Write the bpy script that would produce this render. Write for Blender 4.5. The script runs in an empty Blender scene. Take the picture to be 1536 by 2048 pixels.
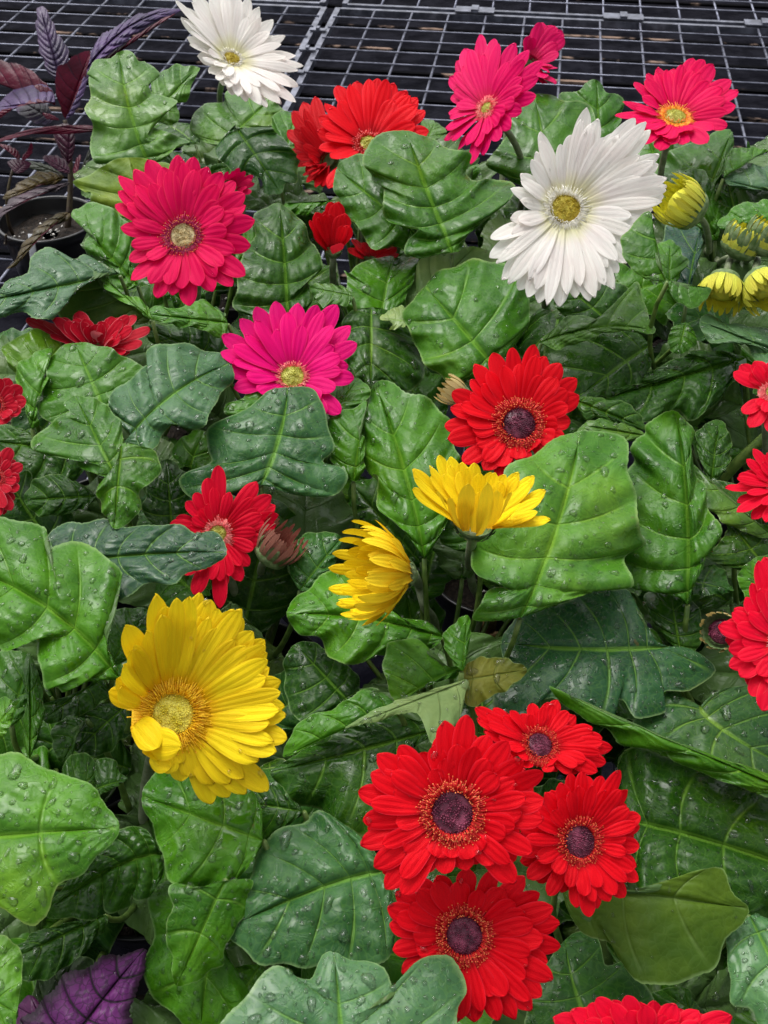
import bpy, math, random
import numpy as np
from mathutils import Vector

random.seed(7); RNG = np.random.default_rng(11)
SC = bpy.context.scene
# ------------------------------------------------------------------ camera
F = 2200.0; PITCH = math.radians(42.0); CH = 0.80
cam = bpy.data.cameras.new('camera'); camo = bpy.data.objects.new('camera', cam)
SC.collection.objects.link(camo); SC.camera = camo
cam.sensor_fit = 'VERTICAL'; cam.sensor_height = 24.0; cam.lens = 24.0 * F / 2048.0
cam.clip_start = 0.02; cam.clip_end = 200.0
camo.location = (0, 0, CH); camo.rotation_euler = (math.radians(90) - PITCH, 0, 0)
cam.dof.use_dof = True; cam.dof.focus_distance = 0.72; cam.dof.aperture_fstop = 22.0
SC.render.resolution_x = 768; SC.render.resolution_y = 1024
# ------------------------------------------------------------------ light
SUN_EL, SUN_AZ = math.radians(62), math.radians(-35)
w = bpy.data.worlds.new("World"); SC.world = w; w.use_nodes = True
nt = w.node_tree; nt.nodes.clear()
sky = nt.nodes.new('ShaderNodeTexSky'); sky.sky_type = 'NISHITA'; sky.sun_disc = False
sky.sun_elevation = SUN_EL; sky.sun_rotation = SUN_AZ; sky.dust_density = 6.0; sky.air_density = 1.0; sky.ozone_density = 1.0
hs = nt.nodes.new('ShaderNodeHueSaturation'); hs.inputs['Saturation'].default_value = 0.16
bg = nt.nodes.new('ShaderNodeBackground'); bg.inputs['Strength'].default_value = 0.15
wo = nt.nodes.new('ShaderNodeOutputWorld')
nt.links.new(sky.outputs[0], hs.inputs['Color']); nt.links.new(hs.outputs[0], bg.inputs['Color']); nt.links.new(bg.outputs[0], wo.inputs['Surface'])
sl = bpy.data.lights.new('sun', 'SUN'); sl.energy = 0.95; sl.angle = math.radians(48); sl.color = (1, 0.97, 0.93)
so = bpy.data.objects.new('sun', sl); SC.collection.objects.link(so)
sd = Vector((math.sin(-SUN_AZ) * -1 * math.cos(SUN_EL), math.cos(SUN_AZ) * math.cos(SUN_EL), math.sin(SUN_EL)))
so.rotation_euler = sd.to_track_quat('Z', 'Y').to_euler()
SC.view_settings.view_transform = 'Standard'; SC.view_settings.look = 'None'
SC.view_settings.exposure = 0.72; SC.view_settings.gamma = 1.0

# ------------------------------------------------------------------ projection helpers
CP = np.array([0, 0, CH]); CR = np.array([1.0, 0, 0])
CU = np.array([0, math.sin(PITCH), math.cos(PITCH)]); CF = np.array([0, math.cos(PITCH), -math.sin(PITCH)])
def ray(px, py):
    px = np.asarray(px, float); py = np.asarray(py, float)
    return CR * ((px - 768) / F)[..., None] + CU * (-(py - 1024) / F)[..., None] + CF
def at(px, py, z):
    d = ray(px, py); return CP + d * ((z - CH) / d[..., 2])[..., None]
def camdir(a, b, c=1.0):
    v = CR * a + CU * b - CF * c; return v / np.linalg.norm(v)
def nrm(v): return v / (np.linalg.norm(v, axis=-1, keepdims=True) + 1e-12)
STEP = 0.016
def HL(y, layer): return 0.335 - 0.135 * (np.clip(y, 0, 2048) / 2048.0) + STEP * layer

# ------------------------------------------------------------------ objects
def tag(o, label=None, cat=None, group=None, kind=None):
    if label: o['label'] = label
    if cat: o['category'] = cat
    if group: o['group'] = group
    if kind: o['kind'] = kind
    return o
ORG = {}
def empty(name, loc, label, cat, group=None):
    o = bpy.data.objects.new(name, None); SC.collection.objects.link(o); o.location = loc
    o.empty_display_size = 0.02
    ORG[o.name] = np.array(loc, float); return tag(o, label, cat, group)
def origin(p):
    while p is not None:
        if p.name in ORG: return ORG[p.name]
        p = p.parent
    return np.zeros(3)
def mk(name, V, Fq, mat, parent=None, uv=None, col=None, smooth=True, matidx=None):
    """V (n,3); Fq list of int arrays each (m,4) or (m,3)"""
    V = np.asarray(V, float) - origin(parent)
    if not isinstance(Fq, list): Fq = [Fq]
    me = bpy.data.meshes.new(name)
    me.vertices.add(len(V)); me.vertices.foreach_set('co', V.ravel())
    loops = np.concatenate([f.ravel() for f in Fq]).astype(np.int32)
    sizes = np.concatenate([np.full(len(f), f.shape[1]) for f in Fq])
    starts = np.concatenate([[0], np.cumsum(sizes)[:-1]]).astype(np.int32)
    me.loops.add(len(loops)); me.loops.foreach_set('vertex_index', loops)
    me.polygons.add(len(sizes)); me.polygons.foreach_set('loop_start', starts)
    if matidx is not None: me.polygons.foreach_set('material_index', np.asarray(matidx, np.int32))
    if uv is not None:
        l = me.uv_layers.new(name='UVMap'); l.data.foreach_set('uv', np.asarray(uv, float)[loops].ravel())
    me.update(calc_edges=True); me.validate()
    me.polygons.foreach_set('use_smooth', np.full(len(me.polygons), smooth))
    for m in (mat if isinstance(mat, (list, tuple)) else [mat]): me.materials.append(m)
    o = bpy.data.objects.new(name, me); SC.collection.objects.link(o)
    if col is not None: o.color = (*col, 1)
    if parent is not None: o.parent = parent
    return o
class Acc:
    def __init__(s): s.V = []; s.Q = []; s.T = []; s.U = []; s.n = 0; s.mq = []; s.mt = []
    def add(s, V, Q=None, T=None, U=None, m=0):
        V = np.asarray(V, float).reshape(-1, 3)
        if Q is not None and len(Q): s.Q.append(np.asarray(Q) + s.n); s.mq += [m] * len(Q)
        if T is not None and len(T): s.T.append(np.asarray(T) + s.n); s.mt += [m] * len(T)
        s.V.append(V); s.U.append(np.zeros((len(V), 2)) if U is None else np.asarray(U, float)); s.n += len(V)
    def build(s, name, mat, parent=None, col=None, smooth=True):
        Fq = []
        if s.Q: Fq.append(np.concatenate(s.Q))
        if s.T: Fq.append(np.concatenate(s.T))
        return mk(name, np.concatenate(s.V), Fq, mat, parent, np.concatenate(s.U), col, smooth, s.mq + s.mt)
def gridq(nu, nv, wrap=False):
    i, j = np.meshgrid(np.arange(nu - 1), np.arange(nv if wrap else nv - 1), indexing='ij')
    i = i.ravel(); j = j.ravel(); j2 = (j + 1) % nv
    return np.stack([i * nv + j, i * nv + j2, (i + 1) * nv + j2, (i + 1) * nv + j], 1)
def bez(P, n):
    P = [np.asarray(p, float) for p in P]; t = np.linspace(0, 1, n)[:, None]
    if len(P) == 2: return P[0] * (1 - t) + P[1] * t
    if len(P) == 3: return P[0] * (1 - t)**2 + 2 * P[1] * t * (1 - t) + P[2] * t * t
    return P[0] * (1 - t)**3 + 3 * P[1] * t * (1 - t)**2 + 3 * P[2] * t * t * (1 - t) + P[3] * t**3
def tube(acc, path, r0, r1, nv=8, m=0, flat=1.0):
    path = np.asarray(path); n = len(path); T = nrm(np.gradient(path, axis=0))
    ref = np.array([0.3, 0.9, 0.2]); A = nrm(np.cross(T, ref)); B = np.cross(T, A)
    r = np.linspace(r0, r1, n)[:, None, None]; th = np.linspace(0, 2 * np.pi, nv, endpoint=False)[None, :, None]
    V = path[:, None] + r * (A[:, None] * np.cos(th) + flat * B[:, None] * np.sin(th))
    U = np.stack(np.meshgrid(np.linspace(0, 1, n), np.linspace(0, 1, nv), indexing='ij'), -1).reshape(-1, 2)
    V = V.reshape(-1, 3)
    V2 = np.concatenate([V, path[:1], path[-1:]]); U2 = np.concatenate([U, [[0, 0], [1, 0]]])
    k = np.arange(nv); T0 = np.stack([np.full(nv, n * nv), (k + 1) % nv, k], 1); T1 = np.stack([np.full(nv, n * nv + 1), (n - 1) * nv + k, (n - 1) * nv + (k + 1) % nv], 1)
    acc.add(V2, gridq(n, nv, True), np.concatenate([T0, T1]), U2, m)
def box(acc, c, s, ax=None, m=0):
    ax = np.eye(3) if ax is None else ax
    k = np.array([[i, j, l] for i in (-1, 1) for j in (-1, 1) for l in (-1, 1)], float) * np.asarray(s) / 2
    acc.add(np.asarray(c) + k @ ax, [[0, 1, 3, 2], [4, 6, 7, 5], [0, 4, 5, 1], [2, 3, 7, 6], [0, 2, 6, 4], [1, 5, 7, 3]], m=m)
def lathe(acc, c, prof, axis=(0, 0, 1), nv=40, m=0, wob=None):
    """prof list of (r, h)"""
    ax = nrm(np.asarray(axis, float)); a = nrm(np.cross(ax, [0.31, 0.2, 0.93] if abs(ax[2]) < .9 else [1, 0, 0])); b = np.cross(ax, a)
    th = np.linspace(0, 2 * np.pi, nv, endpoint=False); P = np.asarray(prof, float)
    rr = P[:, 0][:, None] * (1 + (0 if wob is None else wob(th)[None]))
    V = np.asarray(c) + rr[..., None] * (np.cos(th)[None, :, None] * a + np.sin(th)[None, :, None] * b) + P[:, 1][:, None, None] * ax
    acc.add(V.reshape(-1, 3), gridq(len(P), nv, True), m=m, U=np.stack(np.meshgrid(P[:, 1], th, indexing='ij'), -1).reshape(-1, 2))
# cheap value noise on 3-D points
_tab = RNG.random((64, 64, 64))
def vnoise(P, scale):
    Q = P * scale + 1000.0; I = np.floor(Q).astype(int); f = Q - I; f = f * f * (3 - 2 * f); r = 0
    for dx in (0, 1):
        for dy in (0, 1):
            for dz in (0, 1):
                wgt = (f[..., 0] if dx else 1 - f[..., 0]) * (f[..., 1] if dy else 1 - f[..., 1]) * (f[..., 2] if dz else 1 - f[..., 2])
                r = r + wgt * _tab[(I[..., 0] + dx) % 64, (I[..., 1] + dy) % 64, (I[..., 2] + dz) % 64]
    return r - 0.5

# ------------------------------------------------------------------ materials
class NB:
    def __init__(s, name):
        s.m = bpy.data.materials.new(name); s.m.use_nodes = True; s.t = s.m.node_tree; s.t.nodes.clear()
        s.out = s.t.nodes.new('ShaderNodeOutputMaterial')
    def n(s, typ, **kw):
        nd = s.t.nodes.new(typ)
        for k, v in kw.items():
            if k.startswith('i_'):
                key = k[2:]; key = int(key) if key.isdigit() else key.replace('_', ' ')
                s.set(nd.inputs[key], v)
            else: setattr(nd, k, v)
        return nd
    def set(s, inp, v):
        if hasattr(v, 'is_output') or isinstance(v, bpy.types.NodeSocket): s.t.links.new(v, inp)
        else: inp.default_value = v
    def math(s, op, a, b=None, c=None, clamp=False):
        nd = s.t.nodes.new('ShaderNodeMath'); nd.operation = op; nd.use_clamp = clamp
        s.set(nd.inputs[0], a)
        if b is not None: s.set(nd.inputs[1], b)
        if c is not None: s.set(nd.inputs[2], c)
        return nd.outputs[0]
    def ramp(s, v, lo, hi, a=0.0, b=1.0, smooth=True):
        nd = s.t.nodes.new('ShaderNodeMapRange'); nd.interpolation_type = 'SMOOTHSTEP' if smooth else 'LINEAR'
        s.set(nd.inputs[0], v); nd.inputs[1].default_value = lo; nd.inputs[2].default_value = hi
        nd.inputs[3].default_value = a; nd.inputs[4].default_value = b; return nd.outputs[0]
    def mix(s, f, a, b, mode='MIX'):
        nd = s.t.nodes.new('ShaderNodeMix'); nd.data_type = 'RGBA'; nd.blend_type = mode
        s.set(nd.inputs['Factor'], f); s.set(nd.inputs['A'], a); s.set(nd.inputs['B'], b); return nd.outputs['Result']
    def noise(s, vec, scale, detail=3, rough=0.5, dist=0.0):
        nd = s.n('ShaderNodeTexNoise'); s.t.links.new(vec, nd.inputs['Vector'])
        nd.inputs['Scale'].default_value = scale; nd.inputs['Detail'].default_value = detail
        nd.inputs['Roughness'].default_value = rough; nd.inputs['Distortion'].default_value = dist; return nd.outputs[0]
    def bump(s, h, strength, dist, prev=None):
        nd = s.n('ShaderNodeBump'); s.set(nd.inputs['Height'], h); nd.inputs['Strength'].default_value = strength
        nd.inputs['Distance'].default_value = dist
        if prev is not None: s.t.links.new(prev, nd.inputs['Normal'])
        return nd.outputs[0]
    def done(s, sh): s.t.links.new(sh, s.out.inputs['Surface']); return s.m
def rgba(c): return (c[0], c[1], c[2], 1)

def leaf_material(name, wet=1.0, vein=(0.17, 0.35, 0.04), veinmix=0.55, under=(0.06, 0.12, 0.03), rough=0.34, purple=False, edgedark=False, vfine=.8):
    b = NB(name); tc = b.n('ShaderNodeTexCoord'); oi = b.n('ShaderNodeObjectInfo'); geo = b.n('ShaderNodeNewGeometry')
    uv = b.n('ShaderNodeSeparateXYZ'); b.t.links.new(tc.outputs['UV'], uv.inputs[0]); u, v = uv.outputs[0], uv.outputs[1]
    P = tc.outputs['Object']
    n1 = b.noise(P, 28, 4, .55); n2 = b.noise(P, 190, 3, .6)
    col = b.mix(b.ramp(n1, .3, .72), b.mix(1.0, oi.outputs['Color'], rgba((.62, .70, .60)), 'MULTIPLY'), b.mix(1.0, oi.outputs['Color'], rgba((1.45, 1.22, 1.2)), 'MULTIPLY'))
    # lateral veins sit at integer u
    d = b.math('PINGPONG', u, 0.5)
    wob = b.math('MULTIPLY', b.math('SUBTRACT', n1, .5), .10)
    d = b.math('ABSOLUTE', b.math('ADD', d, wob))
    lat = b.ramp(d, 0.0, 0.055 if not purple else .085, 1.0, 0.0)
    lat = b.math('MULTIPLY', lat, b.ramp(v, .55, .97, 1.0, 0.15 if not purple else .9))
    mid = b.ramp(v, 0.018, 0.055, 1.0, 0.0)
    vo = b.n('ShaderNodeTexVoronoi', feature='DISTANCE_TO_EDGE'); vd = b.n('ShaderNodeVectorMath', operation='MULTIPLY_ADD'); nzc = b.n('ShaderNodeTexNoise'); b.t.links.new(P, nzc.inputs['Vector']); nzc.inputs['Scale'].default_value = 120; b.t.links.new(nzc.outputs['Color'], vd.inputs[0]); vd.inputs[1].default_value = (.006, .006, .006); b.t.links.new(P, vd.inputs[2]); b.t.links.new(vd.outputs[0], vo.inputs['Vector']); vo.inputs['Scale'].default_value = 210 if not purple else 230
    vf = b.ramp(vo.outputs['Distance'], 0.0, .10, 1.0, 0.0)
    vm = b.math('MAXIMUM', b.math('MULTIPLY', mid, 0.95), b.math('MAXIMUM', b.math('MULTIPLY', lat, .75 if not purple else 1.0), b.math('MULTIPLY', vf, .17 if not purple else vfine)))
    col = b.mix(b.math('MULTIPLY', vm, veinmix), col, rgba(vein))
    rim = b.ramp(v, .955, 1.0)
    col = b.mix(b.math('MULTIPLY', rim, .45), col, rgba((.22, .34, .13) if not purple else (.03, .015, .03)))
    col = b.mix(b.math('MULTIPLY', geo.outputs['Backfacing'], 1.0), col, rgba(under))
    if not purple:
        n3 = b.noise(P, 11, 2, .5); col = b.mix(b.math('MULTIPLY', b.ramp(n3, .52, .75), .45), col, b.mix(1.0, col, rgba((1.9, 1.25, .7)), 'MULTIPLY'))
        n4 = b.noise(P, 85, 2, .5); col = b.mix(b.math('MULTIPLY', b.ramp(n4, .755, .80), .55), col, rgba((.10, .065, .02)))
    if edgedark: col = b.mix(b.ramp(v, .66, .97, 0, .85), col, rgba((.018, .012, .016)))
    # wet film: sharp-edged patches of smooth water between dull dry cuticle
    wn = b.noise(P, 62, 5, .62, 1.2)
    wetm = b.ramp(wn, .50, .53)
    wetm = b.math('MULTIPLY', wetm, wet)
    ro = b.math('ADD', b.math('MULTIPLY', n2, .16), rough - .08)
    ro = b.math('MULTIPLY_ADD', wetm, -.16, ro, clamp=True)
    hgt = b.math('ADD', b.math('MULTIPLY', vo.outputs['Distance'], .8), b.math('MULTIPLY', n2, .35))
    hgt = b.math('MULTIPLY', hgt, b.math('MULTIPLY_ADD', wetm, -.65, 1.0))
    bp = b.bump(hgt, .32, .0012)
    bp = b.bump(b.math('MULTIPLY', b.ramp(wn, .49, .55), wet), .55, .0006, bp)
    bp = b.bump(b.math('MULTIPLY', lat, -1.0), .6, .0010, bp)
    p = b.n('ShaderNodeBsdfPrincipled'); b.set(p.inputs['Base Color'], col); b.set(p.inputs['Roughness'], ro); b.set(p.inputs['Normal'], bp)
    p.inputs['IOR'].default_value = 1.48; p.inputs['Specular IOR Level'].default_value = 0.18
    p.inputs['Coat Weight'].default_value = 0.0; b.set(p.inputs['Coat Weight'], b.math('MULTIPLY', wetm, .34)); p.inputs['Coat Roughness'].default_value = .10; p.inputs['Coat IOR'].default_value = 1.33
    tr = b.n('ShaderNodeBsdfTranslucent'); b.set(tr.inputs['Color'], b.mix(1.0, col, rgba((1.5, 1.9, .7)), 'MULTIPLY')); b.set(tr.inputs['Normal'], bp)
    mx = b.n('ShaderNodeMixShader'); mx.inputs[0].default_value = .16; b.t.links.new(p.outputs[0], mx.inputs[1]); b.t.links.new(tr.outputs[0], mx.inputs[2])
    return b.done(mx.outputs[0])
def petal_material(name, tip, base, edge=None, rough=.50, trans=.30, basepos=(0.02, .30), groove=.28):
    b = NB(name); tc = b.n('ShaderNodeTexCoord'); geo = b.n('ShaderNodeNewGeometry'); oi = b.n('ShaderNodeObjectInfo')
    uv = b.n('ShaderNodeSeparateXYZ'); b.t.links.new(tc.outputs['UV'], uv.inputs[0]); u, v = uv.outputs[0], uv.outputs[1]
    cx = b.n('ShaderNodeCombineXYZ'); b.set(cx.inputs[0], b.math('MULTIPLY', u, 16.0)); b.set(cx.inputs[1], b.math('MULTIPLY', v, 1.2)); b.set(cx.inputs[2], b.noise(tc.outputs['Object'], 25, 1))
    st = b.noise(cx.outputs[0], 1.6, 3, .55)
    n1 = b.noise(tc.outputs['Object'], 45, 3, .5)
    col = b.mix(b.ramp(v, basepos[0], basepos[1]), rgba(base), rgba(tip))
    col = b.mix(b.math('MULTIPLY', b.ramp(st, .35, .7), .35), col, b.mix(1.0, col, rgba((.86, .70, .72)), 'MULTIPLY'))
    col = b.mix(b.math('MULTIPLY', b.ramp(n1, .35, .75), .30), col, b.mix(1.0, col, rgba((.90, .80, .82)), 'MULTIPLY'))
    if edge is not None:
        e = b.math('ABSOLUTE', b.math('SUBTRACT', u, .5)); e = b.ramp(e, .44, .5)
        col = b.mix(b.math('MULTIPLY', e, .60), col, rgba(edge))
        col = b.mix(b.math('MULTIPLY', geo.outputs['Backfacing'], .55), col, rgba(edge))
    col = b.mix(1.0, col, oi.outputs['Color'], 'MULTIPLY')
    ri = geo.outputs['Random Per Island']
    col = b.mix(b.math('MULTIPLY', ri, .38), col, b.mix(1.0, col, rgba((.72, .55, .60) if edge is not None else (.90, .90, .84)), 'MULTIPLY'))
    gr = b.math('COSINE', b.math('MULTIPLY', b.math('SUBTRACT', u, .5), 18.85))
    bp = b.bump(b.math('ADD', b.math('MULTIPLY', gr, groove), b.math('ADD', st, b.math('MULTIPLY', n1, .3))), .45, .0009)
    p = b.n('ShaderNodeBsdfPrincipled'); b.set(p.inputs['Base Color'], col); b.set(p.inputs['Normal'], bp)
    p.inputs['Roughness'].default_value = rough; p.inputs['Specular IOR Level'].default_value = .09
    tr = b.n('ShaderNodeBsdfTranslucent'); b.set(tr.inputs['Color'], col)
    mx = b.n('ShaderNodeMixShader'); mx.inputs[0].default_value = trans; b.t.links.new(p.outputs[0], mx.inputs[1]); b.t.links.new(tr.outputs[0], mx.inputs[2])
    return b.done(mx.outputs[0])
def plain(name, c1, c2, scale=60, rough=.5, spec=.4, bump=.4, bd=.001, metallic=0.0, coat=0.0, th=(.35, .7), detail=4):
    b = NB(name); tc = b.n('ShaderNodeTexCoord'); n1 = b.noise(tc.outputs['Object'], scale, detail, .6)
    col = b.mix(b.ramp(n1, *th), rgba(c1), rgba(c2)); p = b.n('ShaderNodeBsdfPrincipled')
    b.set(p.inputs['Base Color'], col); b.set(p.inputs['Roughness'], b.math('MULTIPLY_ADD', n1, .25, rough - .12)); p.inputs['Specular IOR Level'].default_value = spec
    p.inputs['Metallic'].default_value = metallic; p.inputs['Coat Weight'].default_value = coat; p.inputs['Coat Roughness'].default_value = .08
    if bump: b.set(p.inputs['Normal'], b.bump(n1, bump, bd))
    return b.done(p.outputs[0])
M = {}
M['leaf'] = leaf_material('gerbera_leaf')
M['leafdry'] = leaf_material('gerbera_leaf_back', wet=.15, rough=.5, vein=(.14, .22, .06), veinmix=.4)
M['purple'] = leaf_material('purple_leaf', wet=.25, vein=(.020, .008, .022), veinmix=.6, vfine=.4, under=(.075, .006, .018), rough=.36, purple=True)
M['water'] = None
PET = dict(
 crimson=petal_material('petal_crimson', (.76, .001, .092), (.62, .003, .055), (.85, .05, .12)),
 magenta=petal_material('petal_magenta', (.80, .001, .185), (.62, .003, .12), (.85, .05, .22)),
 red=petal_material('petal_red', (.78, .003, .012), (.52, .004, .010), (.80, .03, .06)),
 hotpink=petal_material('petal_hotpink', (.76, .001, .125), (.66, .01, .08), (.85, .06, .2)),
 scarlet=petal_material('petal_scarlet', (.76, .003, .030), (.62, .012, .02), (.80, .06, .08)),
 deepred=petal_material('petal_deepred', (.50, .006, .024), (.40, .01, .02), (.78, .28, .30)),
 white=petal_material('petal_white', (.90, .89, .85), (.80, .80, .50), None, rough=.5, trans=.42, groove=.12, basepos=(0, .35)),
 yellow=petal_material('petal_yellow', (.93, .74, .012), (.86, .52, .005), (.92, .66, .03), trans=.25),
 lemon=petal_material('petal_lemon', (.66, .66, .030), (.34, .46, .04), (.74, .74, .12), basepos=(.1, .75), trans=.2),
 bronze=petal_material('petal_bronze', (.27, .085, .06), (.09, .12, .03), (.36, .18, .13)),
 cream=petal_material('petal_cream', (.55, .42, .14), (.25, .30, .08), (.7, .6, .3)),
)
M['stem'] = plain('hairy_stem', (.13, .17, .08), (.24, .27, .18), 220, .6, .3, .5, .0008)
M['petiole'] = plain('petiole_green', (.05, .10, .015), (.13, .20, .04), 120, .4, .4, .3)
M['calyx'] = plain('calyx_green', (.07, .13, .035), (.19, .25, .12), 180, .6, .3, .6, .001)
M['disc_dark'] = plain('disc_maroon', (.060, .006, .020), (.21, .035, .075), 170, .42, .35, .6, .0008, coat=.12)
M['disc_green'] = plain('disc_yellowgreen', (.34, .33, .03), (.52, .50, .12), 250, .5, .4, .5)
M['disc_lemon'] = plain('disc_lemon', (.66, .56, .03), (.80, .72, .12), 250, .5, .4, .5)
M['disc_gold'] = plain('disc_gold', (.36, .26, .012), (.50, .42, .05), 250, .5, .4, .5)
M['disc_pale'] = plain('disc_pale', (.42, .30, .12), (.55, .48, .26), 250, .5, .4, .5)
M['fil_white'] = plain('filament_white', (.75, .72, .60), (.82, .80, .74), 300, .5, .3, 0)
M['fil_orange'] = plain('filament_orange', (.80, .22, .015), (.85, .42, .04), 300, .5, .3, 0)
M['fil_yellow'] = plain('filament_yellow', (.85, .45, .006), (.88, .58, .02), 300, .5, .3, 0)
M['fil_pink'] = plain('filament_pink', (.80, .10, .12), (.85, .35, .30), 300, .5, .3, 0)
M['fil_red'] = plain('filament_red', (.50, .010, .012), (.66, .03, .02), 300, .5, .3, 0)
M['fil_coral'] = plain('filament_coral', (.80, .16, .04), (.86, .34, .12), 300, .5, .3, 0)
M['fil_purple'] = plain('filament_purple', (.28, .005, .06), (.50, .02, .10), 300, .5, .3, 0)
M['wire'] = plain('galvanised_wire', (.09, .095, .13), (.19, .20, .26), 70, .42, .5, .3, .0006, metallic=.55)
M['frame'] = plain('galvanised_frame', (.07, .075, .10), (.18, .19, .24), 40, .4, .5, .3, .0006, metallic=.5)
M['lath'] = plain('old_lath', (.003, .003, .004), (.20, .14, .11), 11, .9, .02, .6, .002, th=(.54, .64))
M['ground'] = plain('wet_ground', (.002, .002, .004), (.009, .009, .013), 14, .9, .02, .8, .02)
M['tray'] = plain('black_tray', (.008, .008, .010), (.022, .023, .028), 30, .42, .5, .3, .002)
M['pot'] = plain('black_pot', (.008, .008, .009), (.016, .016, .018), 30, .30, .5, .15, .001)
M['soil'] = plain('potting_soil', (.008, .006, .005), (.040, .028, .020), 260, .85, .3, 1.0, .004)
M['perlite'] = plain('perlite', (.50, .48, .44), (.75, .73, .70), 300, .8, .3, .5)
M['bark'] = plain('tan_bark', (.16, .09, .04), (.36, .24, .12), 120, .75, .3, .6)
M['ptag'] = plain('plastic_tag', (.35, .37, .40), (.50, .52, .55), 60, .35, .4, 0)
M['pstem'] = plain('purple_stem', (.035, .018, .015), (.09, .07, .03), 90, .5, .4, .3)
def water_mat():
    b = NB('water'); p = b.n('ShaderNodeBsdfPrincipled'); p.inputs['Base Color'].default_value = (1, 1, 1, 1)
    p.inputs['Roughness'].default_value = 0.0; p.inputs['IOR'].default_value = 1.333; p.inputs['Transmission Weight'].default_value = 1.0
    t = b.n('ShaderNodeBsdfTransparent'); g = b.n('ShaderNodeBsdfGlossy'); g.inputs['Roughness'].default_value = .02
    fr = b.n('ShaderNodeFresnel'); fr.inputs['IOR'].default_value = 1.333
    m1 = b.n('ShaderNodeMixShader'); b.t.links.new(fr.outputs[0], m1.inputs[0]); b.t.links.new(t.outputs[0], m1.inputs[1]); b.t.links.new(g.outputs[0], m1.inputs[2])
    m2 = b.n('ShaderNodeMixShader'); m2.inputs[0].default_value = .22; b.t.links.new(p.outputs[0], m2.inputs[1]); b.t.links.new(m1.outputs[0], m2.inputs[2])
    return b.done(m2.outputs[0])
M['water'] = water_mat()

# ------------------------------------------------------------------ droplets
DROPS = Acc()
def drop(p, n, r, down=(0, -.5, -.8), el=1.0, hgt=.42, wob=.15):
    n = nrm(np.asarray(n)); d = np.asarray(down, float); d = d - n * (d @ n)
    if np.linalg.norm(d) < 1e-3: d = np.cross(n, [1, 0, 0.1])
    d = nrm(d); e = np.cross(n, d); nr, nv = 5, 12
    th = np.linspace(0, 2 * np.pi, nv, endpoint=False); ph = random.random() * 6.28
    rad = r * (1 + wob * np.sin(2 * th + ph) + wob * .7 * np.sin(3 * th + 2.3 * ph))
    t = np.linspace(1, 0, nr + 1)[:-1]; V = []
    for k in t:
        z = r * hgt * (1 - k**2.6) * 1.0 - r * .10 * k
        V.append(p + (rad * k * np.cos(th))[:, None] * d * el + (rad * k * np.sin(th))[:, None] * e + z * n)
    V = np.concatenate(V); V = np.vstack([V, p + n * r * hgt]); top = len(V) - 1; k = np.arange(nv)
    DROPS.add(V, gridq(nr, nv, True), np.stack([(nr - 1) * nv + k, (nr - 1) * nv + (k + 1) % nv, np.full(nv, top)], 1))
def scatter_drops(P, N, count, rmin=.0007, rmax=.0033, big=.10):
    if count <= 0: return
    count = int(count * 2.3) + 2; done = []
    for i in RNG.choice(len(P), count * 2):
        if len(done) >= count: break
        r = rmin * (rmax / rmin) ** (random.random() ** 2.2) if random.random() > big else random.uniform(rmax * .6, rmax * 1.2)
        el = random.choice([1, 1, 1.15, 1.4, 1.8])
        if any((P[i] - q) @ (P[i] - q) < (r * el + s) ** 2 * 1.3 for q, s in done): continue
        n = N[i]
        if n @ (CP - P[i]) < 0: n = -n
        done.append((P[i], r * el)); drop(P[i], n, r, el=el, hgt=random.uniform(.38, .60))

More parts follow.
